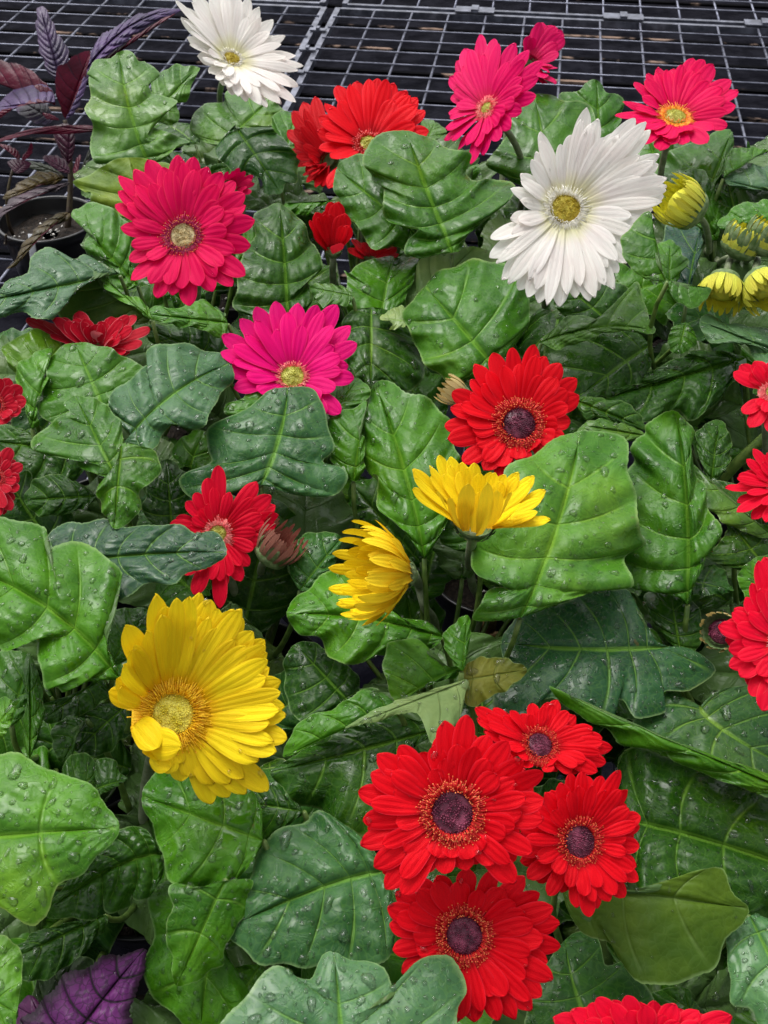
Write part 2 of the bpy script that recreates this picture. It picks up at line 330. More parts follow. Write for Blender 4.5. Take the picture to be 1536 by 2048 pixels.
# ------------------------------------------------------------------ leaves
def smooth_closed(P, n):
    """Catmull-Rom through closed outline; returns n points and the arc position of each input point"""
    P = np.asarray(P, float); m = len(P); seg = 14; out = []
    for i in range(m):
        p0, p1, p2, p3 = P[i - 1], P[i], P[(i + 1) % m], P[(i + 2) % m]
        t = np.linspace(0, 1, seg, endpoint=False)[:, None]
        out.append(.5 * ((2 * p1) + (-p0 + p2) * t + (2 * p0 - 5 * p1 + 4 * p2 - p3) * t**2 + (-p0 + 3 * p1 - 3 * p2 + p3) * t**3))
    C = np.concatenate(out); D = np.concatenate([C, C[:1]]); L = np.concatenate([[0], np.cumsum(np.linalg.norm(np.diff(D, axis=0), axis=1))])
    return D, L, L[::seg][:m]
def leaf_grid(outline, tip, mid=None, K=6, ne=150, ns=18, serr=0.0, seed=0):
    """returns 2-D points (ns,ne), arc fraction a, s, length scale"""
    rng = np.random.default_rng(seed)
    D, L, pos = smooth_closed(outline, ne); Lt = pos[tip]; Tot = L[-1]
    n1 = max(8, int(round(ne * Lt / Tot))); n2 = ne - n1
    q = np.concatenate([np.linspace(0, Lt, n1, endpoint=False), np.linspace(Lt, Tot, n2, endpoint=False)])
    E = np.stack([np.interp(q, L, D[:, 0]), np.interp(q, L, D[:, 1])], 1)
    a = np.where(q <= Lt, q / Lt, (Tot - q) / (Tot - Lt))
    B = np.asarray(outline[0], float); T = np.asarray(outline[tip], float)
    Mp = (B + T) / 2 if mid is None else np.asarray(mid, float)
    C = 2 * Mp - (B + T) / 2
    f = np.clip((a ** 1.5) * .92, 0, 1)[:, None]
    foot = B * (1 - f)**2 + 2 * C * f * (1 - f) + T * f * f
    ln = np.linalg.norm(T - B)
    if serr > 0:
        od = nrm(E - foot); phs = rng.random(4) * 6.28
        E = E + od * (ln * .014 * (np.sin(a * 23 + phs[0]) + .8 * np.sin(a * 37 + phs[1] + np.sign(np.arange(ne) - n1)) ) * np.clip(np.sin(np.pi * a) * 2, 0, 1))[:, None]
        dirn = nrm(E - foot); E = E + dirn * (serr * ln * (np.abs(np.sin(a * K * 7 * np.pi)) - .5))[:, None]
        E = E + dirn * (serr * ln * .8 * (rng.random(ne) - .5))[:, None]
    s = np.linspace(0, 1, ns) ** .9
    G = foot[None] + s[:, None, None] * (E - foot)[None]
    # let the lateral veins sweep forward a little
    tang = nrm(2 * (1 - f) * (C - B) + 2 * f * (T - C))
    G = G - tang[None] * (np.sin(np.pi * s)[:, None, None] * .035 * ln * np.sin(np.pi * np.clip(a, 0, 1))[None, :, None])
    return G, a, s, ln, foot
def leaf_relief(G, a, s, ln, K, quilt, wave, curl, bend, foot, B, T, seed, fold=0.0, ps=1.0):
    """height field in the same units as the outline"""
    rng = np.random.default_rng(seed + 5); S = s[:, None]; A = a[None, :]
    w = np.linalg.norm(G[-1] - G[0], axis=1)[None]
    q = np.abs(np.sin(np.pi * A * K)) ** .55 * np.sin(np.pi * np.clip(S, 0, 1) ** .75) ** .7
    env = np.clip(np.sin(np.pi * np.clip(A, 0.02, .98)) * 1.6, 0, 1)
    h = quilt * ln * .028 * q * env
    h = h + quilt * ln * .0105 * np.abs(np.sin(np.pi * (S * 4.3 + .5 * A * K + .3 * np.sin(A * 17 + seed)))) ** .6 * env * np.clip(S * 4, 0, 1) * (1 - S)**.3
    P3 = np.concatenate([G / ln, np.full(G.shape[:2] + (1,), seed * .37)], -1)
    h = h + quilt * ln * (.020 * vnoise(P3, 9.0) + .006 * vnoise(P3, 19.0)) * np.clip(S * 5, 0, 1) * (1 - .35 * S)
    h = h - .012 * ln * np.exp(-(S / .05) ** 2)
    ph = rng.random(4) * 6.28; fr = rng.integers(3, 6)
    h = h + wave * ln * S ** 2.2 * (.035 * np.sin(A * fr * 6.28 * .5 + ph[0]) + .025 * np.sin(A * (fr + 4) * 3.14 + ph[1]) + .022 * np.sin(A * 34 + ph[2]) + .013 * np.sin(A * 61 + ph[3]))
    h = h - curl * w * S ** 2 * .55 + fold * w * S * .6
    f = (np.einsum('ijk,k->ij', G - B, (T - B))) / (ln * ln)
    h = h - bend * ln * (f - .45) ** 2
    return h
CNT = {'leaf': 0}
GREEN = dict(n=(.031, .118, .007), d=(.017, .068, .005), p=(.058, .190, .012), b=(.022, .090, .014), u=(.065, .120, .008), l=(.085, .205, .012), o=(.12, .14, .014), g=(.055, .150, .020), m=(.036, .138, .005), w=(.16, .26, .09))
def px_leaf(parent, outline, tip, layer, tilt=None, mid=None, col='n', K=5, quilt=1.0, wave=1.0, curl=None, bend=None, mat='leaf', ne=170, ns=20, drops=None, serr=.004, base_h=None, petiole=True, name='leaf', label=None, fold=0.0):
    i = CNT['leaf']; CNT['leaf'] += 1; rng = np.random.default_rng(100 + i)
    O = np.asarray(outline, float); c = O.mean(0)
    if tilt is None: tilt = (rng.uniform(-.32, .32), rng.uniform(.40, .85))
    n = camdir(*tilt)
    if curl is None: curl = rng.uniform(.05, .30)
    if bend is None: bend = rng.uniform(.05, .35)
    h0 = HL(c[1], layer) if base_h is None else base_h
    P0 = at(c[0], c[1], h0)
    G, a, s, ln, foot = leaf_grid(outline, tip, mid, K, ne, ns, serr, seed=i)
    B = np.asarray(outline[0], float); T = np.asarray(outline[tip], float)
    h = leaf_relief(G, a, s, ln, K, quilt, wave, curl, bend, foot, B, T, i, fold)
    mpp = np.linalg.norm(P0 - CP) / F
    d = ray(G[..., 0], G[..., 1]); num = (P0 - CP) @ n + h * mpp
    V = CP + d * (num / (d @ n))[..., None]
    Gu = np.cross(np.gradient(V, axis=0), np.gradient(V, axis=1)); N = nrm(Gu)
    uv = np.stack(np.broadcast_arrays(a[None] * K, s[:, None]), -1).reshape(-1, 2)
    q = gridq(ns, ne, True)
    # make faces look along +n
    e1 = V[1, 1] - V[1, 0]; e0 = V[2, 0] - V[1, 0]
    fn = np.cross(V[ns // 2, ne // 4 + 1] - V[ns // 2, ne // 4], V[ns // 2 + 1, ne // 4] - V[ns // 2, ne // 4])
    if fn @ n < 0: q = q[:, ::-1]
    else: q = q
    fn = np.cross(V.reshape(-1, 3)[q[len(q) // 2]][1] - V.reshape(-1, 3)[q[len(q) // 2]][0], V.reshape(-1, 3)[q[len(q) // 2]][3] - V.reshape(-1, 3)[q[len(q) // 2]][0])
    if fn @ n < 0: q = q[:, ::-1]
    base = np.array(GREEN[col] if isinstance(col, str) else col) * rng.uniform(.88, 1.14)
    o = mk(name, V.reshape(-1, 3), q, M[mat], parent, uv, base)
    if label: o['label'] = label
    area = .5 * abs(np.dot(O[:, 0], np.roll(O[:, 1], 1)) - np.dot(O[:, 1], np.roll(O[:, 0], 1)))
    if drops is None: drops = 1.0 if c[1] > 650 else .45
    sel = (s[:, None] > .08) & (s[:, None] < .95) & (a[None] > .04)
    scatter_drops(V[sel], N[sel], int(area / 1350 * drops))
    if petiole and parent is not None:
        org = origin(parent); acc = Acc(); b0 = V[0, 0]; dirn = nrm(V[0, 0] - V[0, ne // 6])
        dd = np.linalg.norm(b0 - org)
        if dd > .02:
            tube(acc, bez([b0 - n * .002, b0 + dirn * dd * .10 - np.array([0, 0, dd * .30]), org + np.array([0, 0, dd * .20]), org], 14), .0017, .0028, 7)
            acc.build('petiole', M['petiole'], o)
        # raised midrib on the face, first two thirds
    return o
def lobed_outline(rng, lobes=3, elong=1.0, lob=.25):
    """generic gerbera leaf, base at 0,0, tip at 0,1"""
    n = 11; t = np.linspace(.04, .97, n); wprof = .34 * np.sin(np.pi * t ** 1.25) ** .7 + .03
    L, R = [], []
    for side, arr in ((-1, L), (1, R)):
        ph = rng.uniform(0, 6.28)
        for k in range(n):
            wv = wprof[k] * (1 + lob * math.sin(t[k] * lobes * 6.28 + ph) * (1.1 - t[k])) / elong
            arr.append((side * wv + rng.normal(0, .008), t[k] + rng.normal(0, .008)))
    return [(0, 0)] + L + [(0, 1.0)] + R[::-1], n + 1
def free_leaf(parent, p, n, up, size, col='n', K=5, curl=.2, bend=.3, seed=0, ne=90, ns=10, mat='leaf', drops=0):
    rng = np.random.default_rng(seed); O, tip = lobed_outline(rng, rng.integers(2, 4), rng.uniform(.85, 1.15), rng.uniform(.08, .28))
    G, a, s, ln, foot = leaf_grid(O, tip, None, K, ne, ns, .004, seed)
    h = leaf_relief(G, a, s, ln, K, 1.0, 1.2, curl, bend, foot, np.array([0, 0.]), np.array([0, 1.]), seed)
    n = nrm(np.asarray(n, float)); y = np.asarray(up, float); y = nrm(y - n * (y @ n)); x = np.cross(y, n)
    V = p + size * ((G[..., 0])[..., None] * x + (G[..., 1] - .5)[..., None] * y + h[..., None] * n)
    N = nrm(np.cross(np.gradient(V, axis=0), np.gradient(V, axis=1)))
    q = gridq(ns, ne, True); f0 = V.reshape(-1, 3)[q[len(q) // 3]]
    if np.cross(f0[1] - f0[0], f0[3] - f0[0]) @ n < 0: q = q[:, ::-1]
    uv = np.stack(np.broadcast_arrays(a[None] * K, s[:, None]), -1).reshape(-1, 2)
    o = mk('leaf', V.reshape(-1, 3), q, M[mat], parent, uv, np.array(GREEN[col]) * rng.uniform(.8, 1.15))
    org = origin(parent); acc = Acc(); b0 = V[0, 0]; dd = np.linalg.norm(b0 - org)
    if dd > .02:
        tube(acc, bez([b0, b0 - y * dd * .1 - np.array([0, 0, dd * .2]), org + np.array([0, 0, dd * .1]), org], 10), .0016, .0026, 6); acc.build('petiole', M['petiole'], o)
    if drops: scatter_drops(V.reshape(-1, 3), N.reshape(-1, 3), drops)
    return o
# ------------------------------------------------------------------ flowers
PET_SAMPLES = []
def petal(acc, base, tip, n, w, rhat=None, arch=.06, twist=0.0, cupx=.22, nu=16, nv=9, notch=0.03, narrow=.40, bulge=.12, wmax=.66, roll=0.0, sample=True, tipp=2.3):
    base = np.asarray(base); tip = np.asarray(tip); L = np.linalg.norm(tip - base); ax = (tip - base) / L
    n = n - ax * (n @ ax)
    if np.linalg.norm(n) < .15: n = np.cross(ax, np.cross(CF, ax))
    n = nrm(n)
    if rhat is None: rhat = ax
    hc = abs((tip - base) @ n)
    ctrl = (base + tip) / 2 + n * arch * L + rhat * bulge * L * (1 - abs(rhat @ ax))
    t = np.sin(np.linspace(0, 1, nu) * np.pi / 2) ** .92; t[0] = 0
    Pm = base * ((1 - t)**2)[:, None] + 2 * ctrl * (t * (1 - t))[:, None] + tip * (t * t)[:, None]
    Tg = nrm(2 * (ctrl - base) * (1 - t)[:, None] + 2 * (tip - ctrl) * t[:, None] + 1e-9 * ax)
    W = nrm(np.cross(np.broadcast_to(n, Tg.shape), Tg)); Nn = np.cross(Tg, W)
    tw = twist + roll * t
    W2 = W * np.cos(tw)[:, None] + Nn * np.sin(tw)[:, None]; N2 = -W * np.sin(tw)[:, None] + Nn * np.cos(tw)[:, None]
    hw = np.where(t < wmax, narrow + (1 - narrow) * np.sin(np.clip(t / wmax, 0, 1) * np.pi / 2), np.clip(1 - (np.clip((t - wmax) / (1 - wmax), 0, 1)) ** tipp, 0, 1) ** .54)
    hw = np.maximum(hw, .03) * w
    v = np.linspace(-1, 1, nv); ph = random.uniform(-.4, .4)
    off = -cupx * v ** 2 + .045 * np.cos(3 * np.pi * v) * (1 - .3 * np.abs(v))
    off = off[None] * hw[:, None] * (0.55 + .45 * (1 - t))[:, None]
    off = off + (w * .10 * np.sin(t * random.uniform(4, 9) + ph * 6))[:, None] * v[None]
    tipshift = notch * L * (np.cos(3 * np.pi * v + ph) - 1) * .5 * (1 - np.abs(v) * .3)
    V = Pm[:, None] + hw[:, None, None] * v[None, :, None] * W2[:, None] + off[..., None] * N2[:, None] + (t ** 6)[:, None, None] * tipshift[None, :, None] * Tg[:, None]
    U = np.stack(np.broadcast_arrays((v * .5 + .5)[None], t[:, None]), -1)
    q = gridq(nu, nv)
    f = V.reshape(-1, 3)[q[len(q) // 2]]
    if np.cross(f[1] - f[0], f[3] - f[0]) @ n < 0: q = q[:, ::-1]
    acc.add(V.reshape(-1, 3), q, U=U.reshape(-1, 2))
    if sample: PET_SAMPLES.append((V[3:-2].reshape(-1, 3), np.repeat(N2[3:-2], nv, axis=0)))
def basis(n):
    a = nrm(np.cross(n, CF if abs(n @ CF) < .9 else CR)); return a, np.cross(n, a)
def centre(parent, P0, n, r, mat, dome=.28, N=230, sunk=.0):
    acc = Acc(); a, b = basis(n)
    lathe(acc, P0, [(r * 1.02, -r * .35), (r * 1.0, 0), (r * .8, r * dome * .45), (r * .45, r * dome * .85 - sunk * r * .5), (r * .12, r * dome - sunk * r), (1e-5, r * dome - sunk * r)], n, 28)
    k = np.arange(N); rr = r * np.sqrt((k + .5) / N); th = k * 2.39996
    sz = r * 1.15 / math.sqrt(N); irr = [random.uniform(0, 6) for _ in range(3)]
    for i in range(N):
        q = rr[i] / r; z = r * dome * (1 - q * q) - sunk * r * (1 - q) ** 1.5
        z += r * .10 * math.sin(rr[i] / r * 9 + irr[0]) * math.sin(th[i] * 2 + irr[1]) * (1 if sunk else .3) + r * .05 * random.uniform(-1, 1)
        wq = 1 + .05 * math.sin(3 * th[i] + irr[2]) + random.uniform(-.03, .03)
        c = P0 + (a * rr[i] * math.cos(th[i]) + b * rr[i] * math.sin(th[i])) * wq + n * z
        s = sz * random.uniform(.6, 1.25); hgt = s * random.uniform(.7, 2.1)
        ang = np.arange(5) * 1.2566 + th[i]
        ring = c + s * (np.cos(ang)[:, None] * a + np.sin(ang)[:, None] * b) * .85
        top = c + n * hgt * .8 + s * .42 * (np.cos(ang)[:, None] * a + np.sin(ang)[:, None] * b)
        j = np.arange(5)
        acc.add(np.vstack([ring, top, [c + n * hgt]]), np.stack([j, (j + 1) % 5, 5 + (j + 1) % 5, 5 + j], 1), np.stack([5 + j, 5 + (j + 1) % 5, np.full(5, 10)], 1))
    return acc.build('flower_centre', mat, parent)
def ring(parent, P0, n, r0, r1, mats, rows=3, N=64, lift=.30, thick=1.0, name='stamen_ring'):
    acc = Acc(); a, b = basis(n)
    lathe(acc, P0, [(r0 * .9, -r1 * .05), (r0 * 1.0, r1 * .03), ((r0 + r1) * .5, r1 * .05), (r1 * .95, -r1 * .01), (r1 * .98, -r1 * .08)], n, 40, wob=lambda th: .02 * np.sin(th * 31))
    for k in range(rows):
        fr = k / max(1, rows - 1)
        for i in range(N):
            th = (i + .5 * k + random.uniform(-.35, .35)) * 2 * math.pi / N
            rh = a * math.cos(th) + b * math.sin(th)
            rs = r0 * (.92 + .08 * k); re = (r0 * 1.10 * (1 - fr) + r1 * fr) * random.uniform(.84, 1.12)
            L = r1 * lift * random.uniform(.55, 1.3)
            p = bez([P0 + rh * rs - n * r0 * .05, P0 + rh * rs + n * L * (1 - .3 * fr), P0 + rh * re + n * L * (1.0 - .55 * fr)], 5)
            tk = r1 * .017 * thick
            tube(acc, p, tk, tk * .8, 4, m=0)
            tip = p[-1]; e = np.array([[1, 0, 0], [-1, 0, 0], [0, 1, 0], [0, -1, 0], [0, 0, 1], [0, 0, -1]], float) * tk * 1.35
            acc.add(tip + e, T=[[0, 2, 4], [2, 1, 4], [1, 3, 4], [3, 0, 4], [2, 0, 5], [1, 2, 5], [3, 1, 5], [0, 3, 5]], m=1 if len(mats) > 1 else 0)
    return acc.build(name, mats, parent)
def calyx(parent, P0, n, r, depth, rs, mat='calyx', rows=3, N=18, tipout=.1, back=None):
    acc = Acc(); a, b = basis(n)
    lathe(acc, P0, [(r * .98, 0), (r * .97, -depth * .25), (r * .82, -depth * .6), (r * .5, -depth * .9), (rs, -depth * 1.05), (rs * .9, -depth * 1.25)], n, 26, wob=lambda th: .03 * np.sin(th * 13))
    for k in range(rows):
        for i in range(N):
            th = (i + .5 * k) * 2 * math.pi / N + random.uniform(-.05, .05); rh = a * math.cos(th) + b * math.sin(th)
            f = [.92, .72, .5, .35][k]
            b0 = P0 + rh * r * (.55 + .4 * f) * .92 - n * depth * (1.05 - .35 * f); t0 = P0 + rh * r * (.96 + .16 * f + tipout * (k == 0)) - n * depth * (.95 - f) * .9
            petal(acc, b0, t0, rh, r * .13, rh, arch=.12, nu=6, nv=5, notch=0, wmax=.35, narrow=.8, sample=False)
    return acc.build('calyx', M[mat], parent)
def stem(parent, P0, dirn, org, r=.0031, px=None, name='stem', mat='stem'):
    """px: optional list of (x,y,height) way points"""
    acc = Acc()
    if px:
        pts = [P0] + [at(x, y, h) for x, y, h in px] + [org]
        P = np.array(pts); t = np.linspace(0, len(P) - 1, 30); out = []
        for u in t:
            i = min(int(u), len(P) - 2); f = u - i; p0, p1, p2, p3 = P[max(i - 1, 0)], P[i], P[i + 1], P[min(i + 2, len(P) - 1)]
            out.append(.5 * (2 * p1 + (-p0 + p2) * f + (2 * p0 - 5 * p1 + 4 * p2 - p3) * f * f + (-p0 + 3 * p1 - 3 * p2 + p3) * f ** 3))
        path = np.array(out)
    else:
        d = np.linalg.norm(P0 - org); path = bez([P0, P0 + dirn * d * .35, org + np.array([0, 0, d * .4]), org], 20)
    tube(acc, path, r, r * 1.12, 12); return acc.build(name, M[mat], parent)
STY = dict(
 crimson=dict(pet='crimson', disc='disc_pale', fil=['fil_purple', 'fil_orange'], dr=.62),
 magenta=dict(pet='magenta', disc='disc_green', fil=['fil_pink', 'fil_pink'], dr=.72),
 red=dict(pet='red', disc='disc_dark', fil=['fil_red', 'fil_coral'], dr=.66),
 redback=dict(pet='red', disc='disc_green', fil=['fil_red', 'fil_pink'], dr=.6),
 scarlet=dict(pet='scarlet', disc='disc_green', fil=['fil_pink', 'fil_pink'], dr=.55),
 pink=dict(pet='hotpink', disc='disc_green', fil=['fil_pink', 'fil_pink'], dr=.5),
 cherry=dict(pet='crimson', disc='disc_green', fil=['fil_orange', 'fil_pink'], dr=.6),
 white=dict(pet='white', disc='disc_gold', fil=['fil_white', 'fil_white'], dr=.66),
 yellow=dict(pet='yellow', disc='disc_lemon', fil=['fil_yellow', 'fil_yellow'], dr=.58),
 deepred=dict(pet='deepred', disc='disc_dark', fil=['fil_red', 'fil_pink'], dr=.6))
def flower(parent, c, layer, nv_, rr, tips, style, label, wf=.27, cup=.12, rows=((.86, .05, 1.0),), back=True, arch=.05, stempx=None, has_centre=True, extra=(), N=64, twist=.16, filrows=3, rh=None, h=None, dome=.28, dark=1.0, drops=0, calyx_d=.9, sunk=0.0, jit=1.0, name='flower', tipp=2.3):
    S = STY[style]; h = HL(c[1], layer) if h is None else h
    P0 = at(c[0], c[1], h); n = camdir(*nv_); z0 = (P0 - CP) @ CF; mpp = z0 / F
    T = []
    R = np.median([math.hypot(t[0] - c[0], t[1] - c[1]) for t in tips])
    def tip3(t):
        d = ray(t[0], t[1])
        if len(t) > 2: return CP + d * (z0 - t[2] * mpp)
        k = ((P0 + n * cup * R * mpp - CP) @ n) / (d @ n)
        return CP + d * k
    T = [tip3(t) for t in tips]
    acc = Acc(); r = rr * mpp; PET_SAMPLES.clear()
    def one(tp, w, off, ar, tw, br=.82):
        q = tp - P0; rv = q - n * (q @ n); L = np.linalg.norm(q); rhat = nrm(rv) if np.linalg.norm(rv) > .1 * L else nrm(q)
        base = P0 + rhat * r * br + n * off
        petal(acc, base, tp + n * off, n, w, rhat, arch=ar + random.uniform(-.02, .02) * jit, twist=tw + random.uniform(-.16, .16) * jit, notch=random.uniform(.0, .06), roll=random.uniform(-.22, .22) * jit, cupx=random.uniform(-.16, .14), tipp=tipp)
    m = len(T); Lm = np.median([np.linalg.norm(t - P0) for t in T])
    for i, tp in enumerate(T):
        L = np.linalg.norm(tp - P0)
        one(tp, wf * (L * .35 + Lm * .65) * .5 * random.uniform(.92, 1.08), -.0006 + .0012 * (i % 2), arch, twist)
    def gap(i):
        u = nrm(T[i] - P0); v = nrm(T[(i + 1) % m] - P0); return u @ v > .72
    for (fac, lift, wk) in rows:
        sh = random.uniform(.3, .7)
        for i in range(m):
            if not gap(i): continue
            q = (T[i] * sh + T[(i + 1) % m] * (1 - sh)) - P0; L = np.linalg.norm(q); ff = fac * random.uniform(.78, 1.12)
            one(P0 + q * ff + n * lift * L, wf * Lm * .5 * wk * random.uniform(.8, 1.05), .0016 + .0008 * (i % 2), arch + .01, twist)
    if back:
        for i in range(m):
            if not gap(i): continue
            q = (T[i] + T[(i + 1) % m]) / 2 - P0; L = np.linalg.norm(q)
            one(P0 + q * random.uniform(.86, .97) - n * .05 * L, wf * Lm * .5, -.0028, arch, -twist)
    for bx, by, bz, tx, ty, tz, k in extra:   # petals curling over the disc
        petal(acc, CP + ray(bx, by) * (z0 - bz * mpp), CP + ray(tx, ty) * (z0 - tz * mpp), n, wf * Lm * .5 * k, arch=.35, twist=.3, notch=.04, cupx=.2)
    o = acc.build(name, PET[S['pet']], parent, col=(dark, dark, dark))  # dark: shade on hidden blooms put into the petal colour
    if label: o['label'] = label
    if drops:
        for _ in range(drops):
            V, N_ = random.choice(PET_SAMPLES); k = random.randrange(len(V)); nn = N_[k]
            if nn @ n < 0: nn = -nn
            drop(V[k], nn, random.choice([.0005, .0007, .0009, .0013, .0018]) * random.uniform(.8, 1.2), el=1.2)
    if has_centre:
        centre(o, P0 + n * r * .10, n, r * S['dr'], M[S['disc']], N=240 if rr > 34 else 130, dome=dome, sunk=sunk)
        ring(o, P0 + n * r * .08, n, r * S['dr'] * 1.02, r * 1.12, [M[x] for x in S['fil']], rows=filrows, N=N, lift=.26, thick=1.0 if rr > 34 else 1.35)
    calyx(o, P0 - n * r * .02, n, r * .95, r * calyx_d, .0030, rows=2, N=16)
    stem(o, P0 - n * r * calyx_d, -n, origin(parent), px=stempx)
    return o
def bud(parent, c, axis, L, r0, spread, npet, style, layer, label, stempx=None, cal=.42, w=.09, rows=3, centre_mat=None, calmat='calyx', h=None, droop=0.0, name='flower_bud', dark=1.0):
    h = HL(c[1], layer) if h is None else h
    P0 = at(c[0], c[1], h); n = camdir(*axis[:2], axis[2]); z0 = (P0 - CP) @ CF; mpp = z0 / F; L *= mpp; r0 *= mpp; spread *= mpp
    a, b = basis(n); acc = Acc()
    for k in range(rows):
        for i in range(npet):
            th = (i + .5 * k + random.uniform(-.2, .2)) * 2 * math.pi / npet; rh = a * math.cos(th) + b * math.sin(th)
            fr = 1 - (.33 if rows < 5 else .17) * k; base = P0 + rh * r0 * (.95 - .2 * k) + n * L * .22
            tip = P0 + rh * (spread * fr + r0 * .08) * random.uniform(.92, 1.06) + n * (L * (1 - .10 * k - droop * fr) * random.uniform(.9, 1.06))
            petal(acc, base, tip, -rh, w * L * random.uniform(.85, 1.1), rh, arch=-.10, nu=8, nv=5, notch=.02, narrow=.7, wmax=.5, cupx=-.1, bulge=.35 if spread > r0 * 1.25 else .12, sample=False)
    if centre_mat is None and spread < r0 * 1.5 and style == 'lemon': lathe(acc, P0, [(r0 * .9, L * .2), (r0 * .72 + spread * .06, L * .42), (spread * .5 + r0 * .06, L * (.70 - droop * .5)), (spread * .3, L * .76), (1e-4, L * .82)], n, 30, wob=lambda th: .05 * np.sin(th * 15))
    o = acc.build(name, PET[style], parent, col=(dark, dark, dark))
    if label: o['label'] = label
    ca = Acc(); lathe(ca, P0, [(.0028, -.002), (r0 * .55, L * .01), (r0 * .88, L * .10), (r0 * 1.0, L * .22), (r0 * .96, L * .34)], n, 24)
    for k in range(3):
        for i in range(20):
            th = (i + .5 * k + random.uniform(-.1, .1)) * 2 * math.pi / 20; rh = a * math.cos(th) + b * math.sin(th); g = [1.0, .72, .45][k]
            e = min(1.0, r0 / max(spread, 1e-5))
            b0 = P0 + rh * r0 * .35 * (1 - .3 * k) + n * L * .0; t0 = P0 + rh * (r0 * (1.02 + .25 * (1 - e)) * g + r0 * .12 * (1 - g)) + n * L * cal * g
            petal(ca, b0, t0, rh, r0 * .185, rh, arch=.22, nu=7, nv=5, notch=0, wmax=.45, narrow=.7, bulge=.3, sample=False)
    ca.build('calyx', M[calmat], o)
    if centre_mat: centre(o, P0 + n * L * .45, n, r0 * .72, M[centre_mat], N=140)
    stem(o, P0, -n, origin(parent), px=stempx, r=.0028)
    return o

# ------------------------------------------------------------------ setting: ground, bench
BA = math.radians(-8.0); BX = np.array([math.cos(BA), math.sin(BA), 0]); BY = np.array([-math.sin(BA), math.cos(BA), 0]); BZ = np.array([0, 0, 1.0]); BAX = np.stack([BX, BY, BZ])
def bq(px, py, z=0):
    p = at(px, py, z); return p @ BX, p @ BY
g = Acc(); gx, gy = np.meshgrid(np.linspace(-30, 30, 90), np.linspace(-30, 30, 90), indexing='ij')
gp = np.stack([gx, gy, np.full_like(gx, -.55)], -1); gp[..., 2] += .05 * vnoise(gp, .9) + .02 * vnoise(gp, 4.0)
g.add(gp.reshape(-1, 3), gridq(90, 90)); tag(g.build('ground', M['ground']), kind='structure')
CW, CD = 0.082, 0.066
xa, _ = bq(655, 5); xb, _ = bq(683, 5); _, yb = bq(768, 22)
def panel(x0, x1, y0, y1, label):
    c = BX * (x0 + x1) / 2 + BY * (y0 + y1) / 2
    e = empty('wire_bench_panel', c, label, 'bench panel', 'wire mesh bench panels')
    f = Acc()
    for xx in (x0, x1): box(f, BX * xx + BY * (y0 + y1) / 2 + BZ * -.004, (.012, y1 - y0, .014), BAX)
    for yy in (y0, y1): box(f, BX * (x0 + x1) / 2 + BY * yy + BZ * -.0045, (x1 - x0 - .012, .010, .013), BAX)
    f.build('frame', M['frame'], e, smooth=False)
    m = Acc(); n = int(round((x1 - x0) / CW))
    for i in range(1, n):
        xx = x0 + (x1 - x0) * i / n; k = random.uniform(-.002, .002)
        tube(m, [BX * (xx + k) + BY * y0, BX * xx + BY * (y0 * .66 + y1 * .34) + BZ * random.uniform(-.002, .001), BX * xx + BY * (y0 * .33 + y1 * .67), BX * (xx - k) + BY * y1], .0024, .0024, 8)
    n = int(round((y1 - y0) / CD))
    for i in range(1, n):
        yy = y0 + (y1 - y0) * i / n
        tube(m, [BX * x0 + BY * yy + BZ * .0042, BX * (x0 * .5 + x1 * .5) + BY * (yy + random.uniform(-.0012, .0012)) + BZ * random.uniform(.0035, .0048), BX * x1 + BY * yy + BZ * .0042], .0017, .0017, 8)
    m.build('wire_mesh', M['wire'], e)
    return e
pa = panel(xa - 15 * CW, xa, yb - 1.95, yb, 'left wire mesh bench panel running under the purple leaved plant')
pb = panel(xb, xb + 18 * CW, yb - 1.95, yb, 'right wire mesh bench panel behind the pink and cherry gerberas')
pc = panel(xb + .01, xb + 22 * CW, yb + .030, yb + .6, 'farthest right wire mesh panel, seen as a strip along the top edge')
pd_ = panel(xa - 20 * CW, xa - .01, yb + .030, yb + .6, 'farthest left wire mesh panel, at the very top left edge')
# joining plates between panels
def plate(x, y, w_, d_, par):
    a = Acc(); box(a, BX * x + BY * y + BZ * .0065, (w_, d_, .003), BAX); box(a, BX * x + BY * y + BZ * .010, (w_ * .18, d_ * .9, .005), BAX)
    a.build('joining_clip', M['frame'], par, smooth=False)
for px_, py_ in ((950, 24), (1245, 24), (1520, 28), (130, 8)):
    x, y = bq(px_, py_); plate(x, yb + .014, .085, .034, pb if px_ > 600 else pa)
for px_, py_ in ((640, 66), (597, 150), (620, 105)):
    x, y = bq(px_, py_); plate((xa + xb) / 2, y, .034, .014, pb)
# laths and trays seen through the mesh
lt = empty('slatted_shelf', BY * yb + BZ * -.05, 'brown wet wooden laths lying crosswise beneath the wire mesh', 'shelf')
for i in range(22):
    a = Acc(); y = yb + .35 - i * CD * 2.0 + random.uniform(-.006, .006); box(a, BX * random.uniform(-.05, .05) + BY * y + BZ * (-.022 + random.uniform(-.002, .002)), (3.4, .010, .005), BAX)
    a.build('lath', M['lath'], lt, smooth=False)

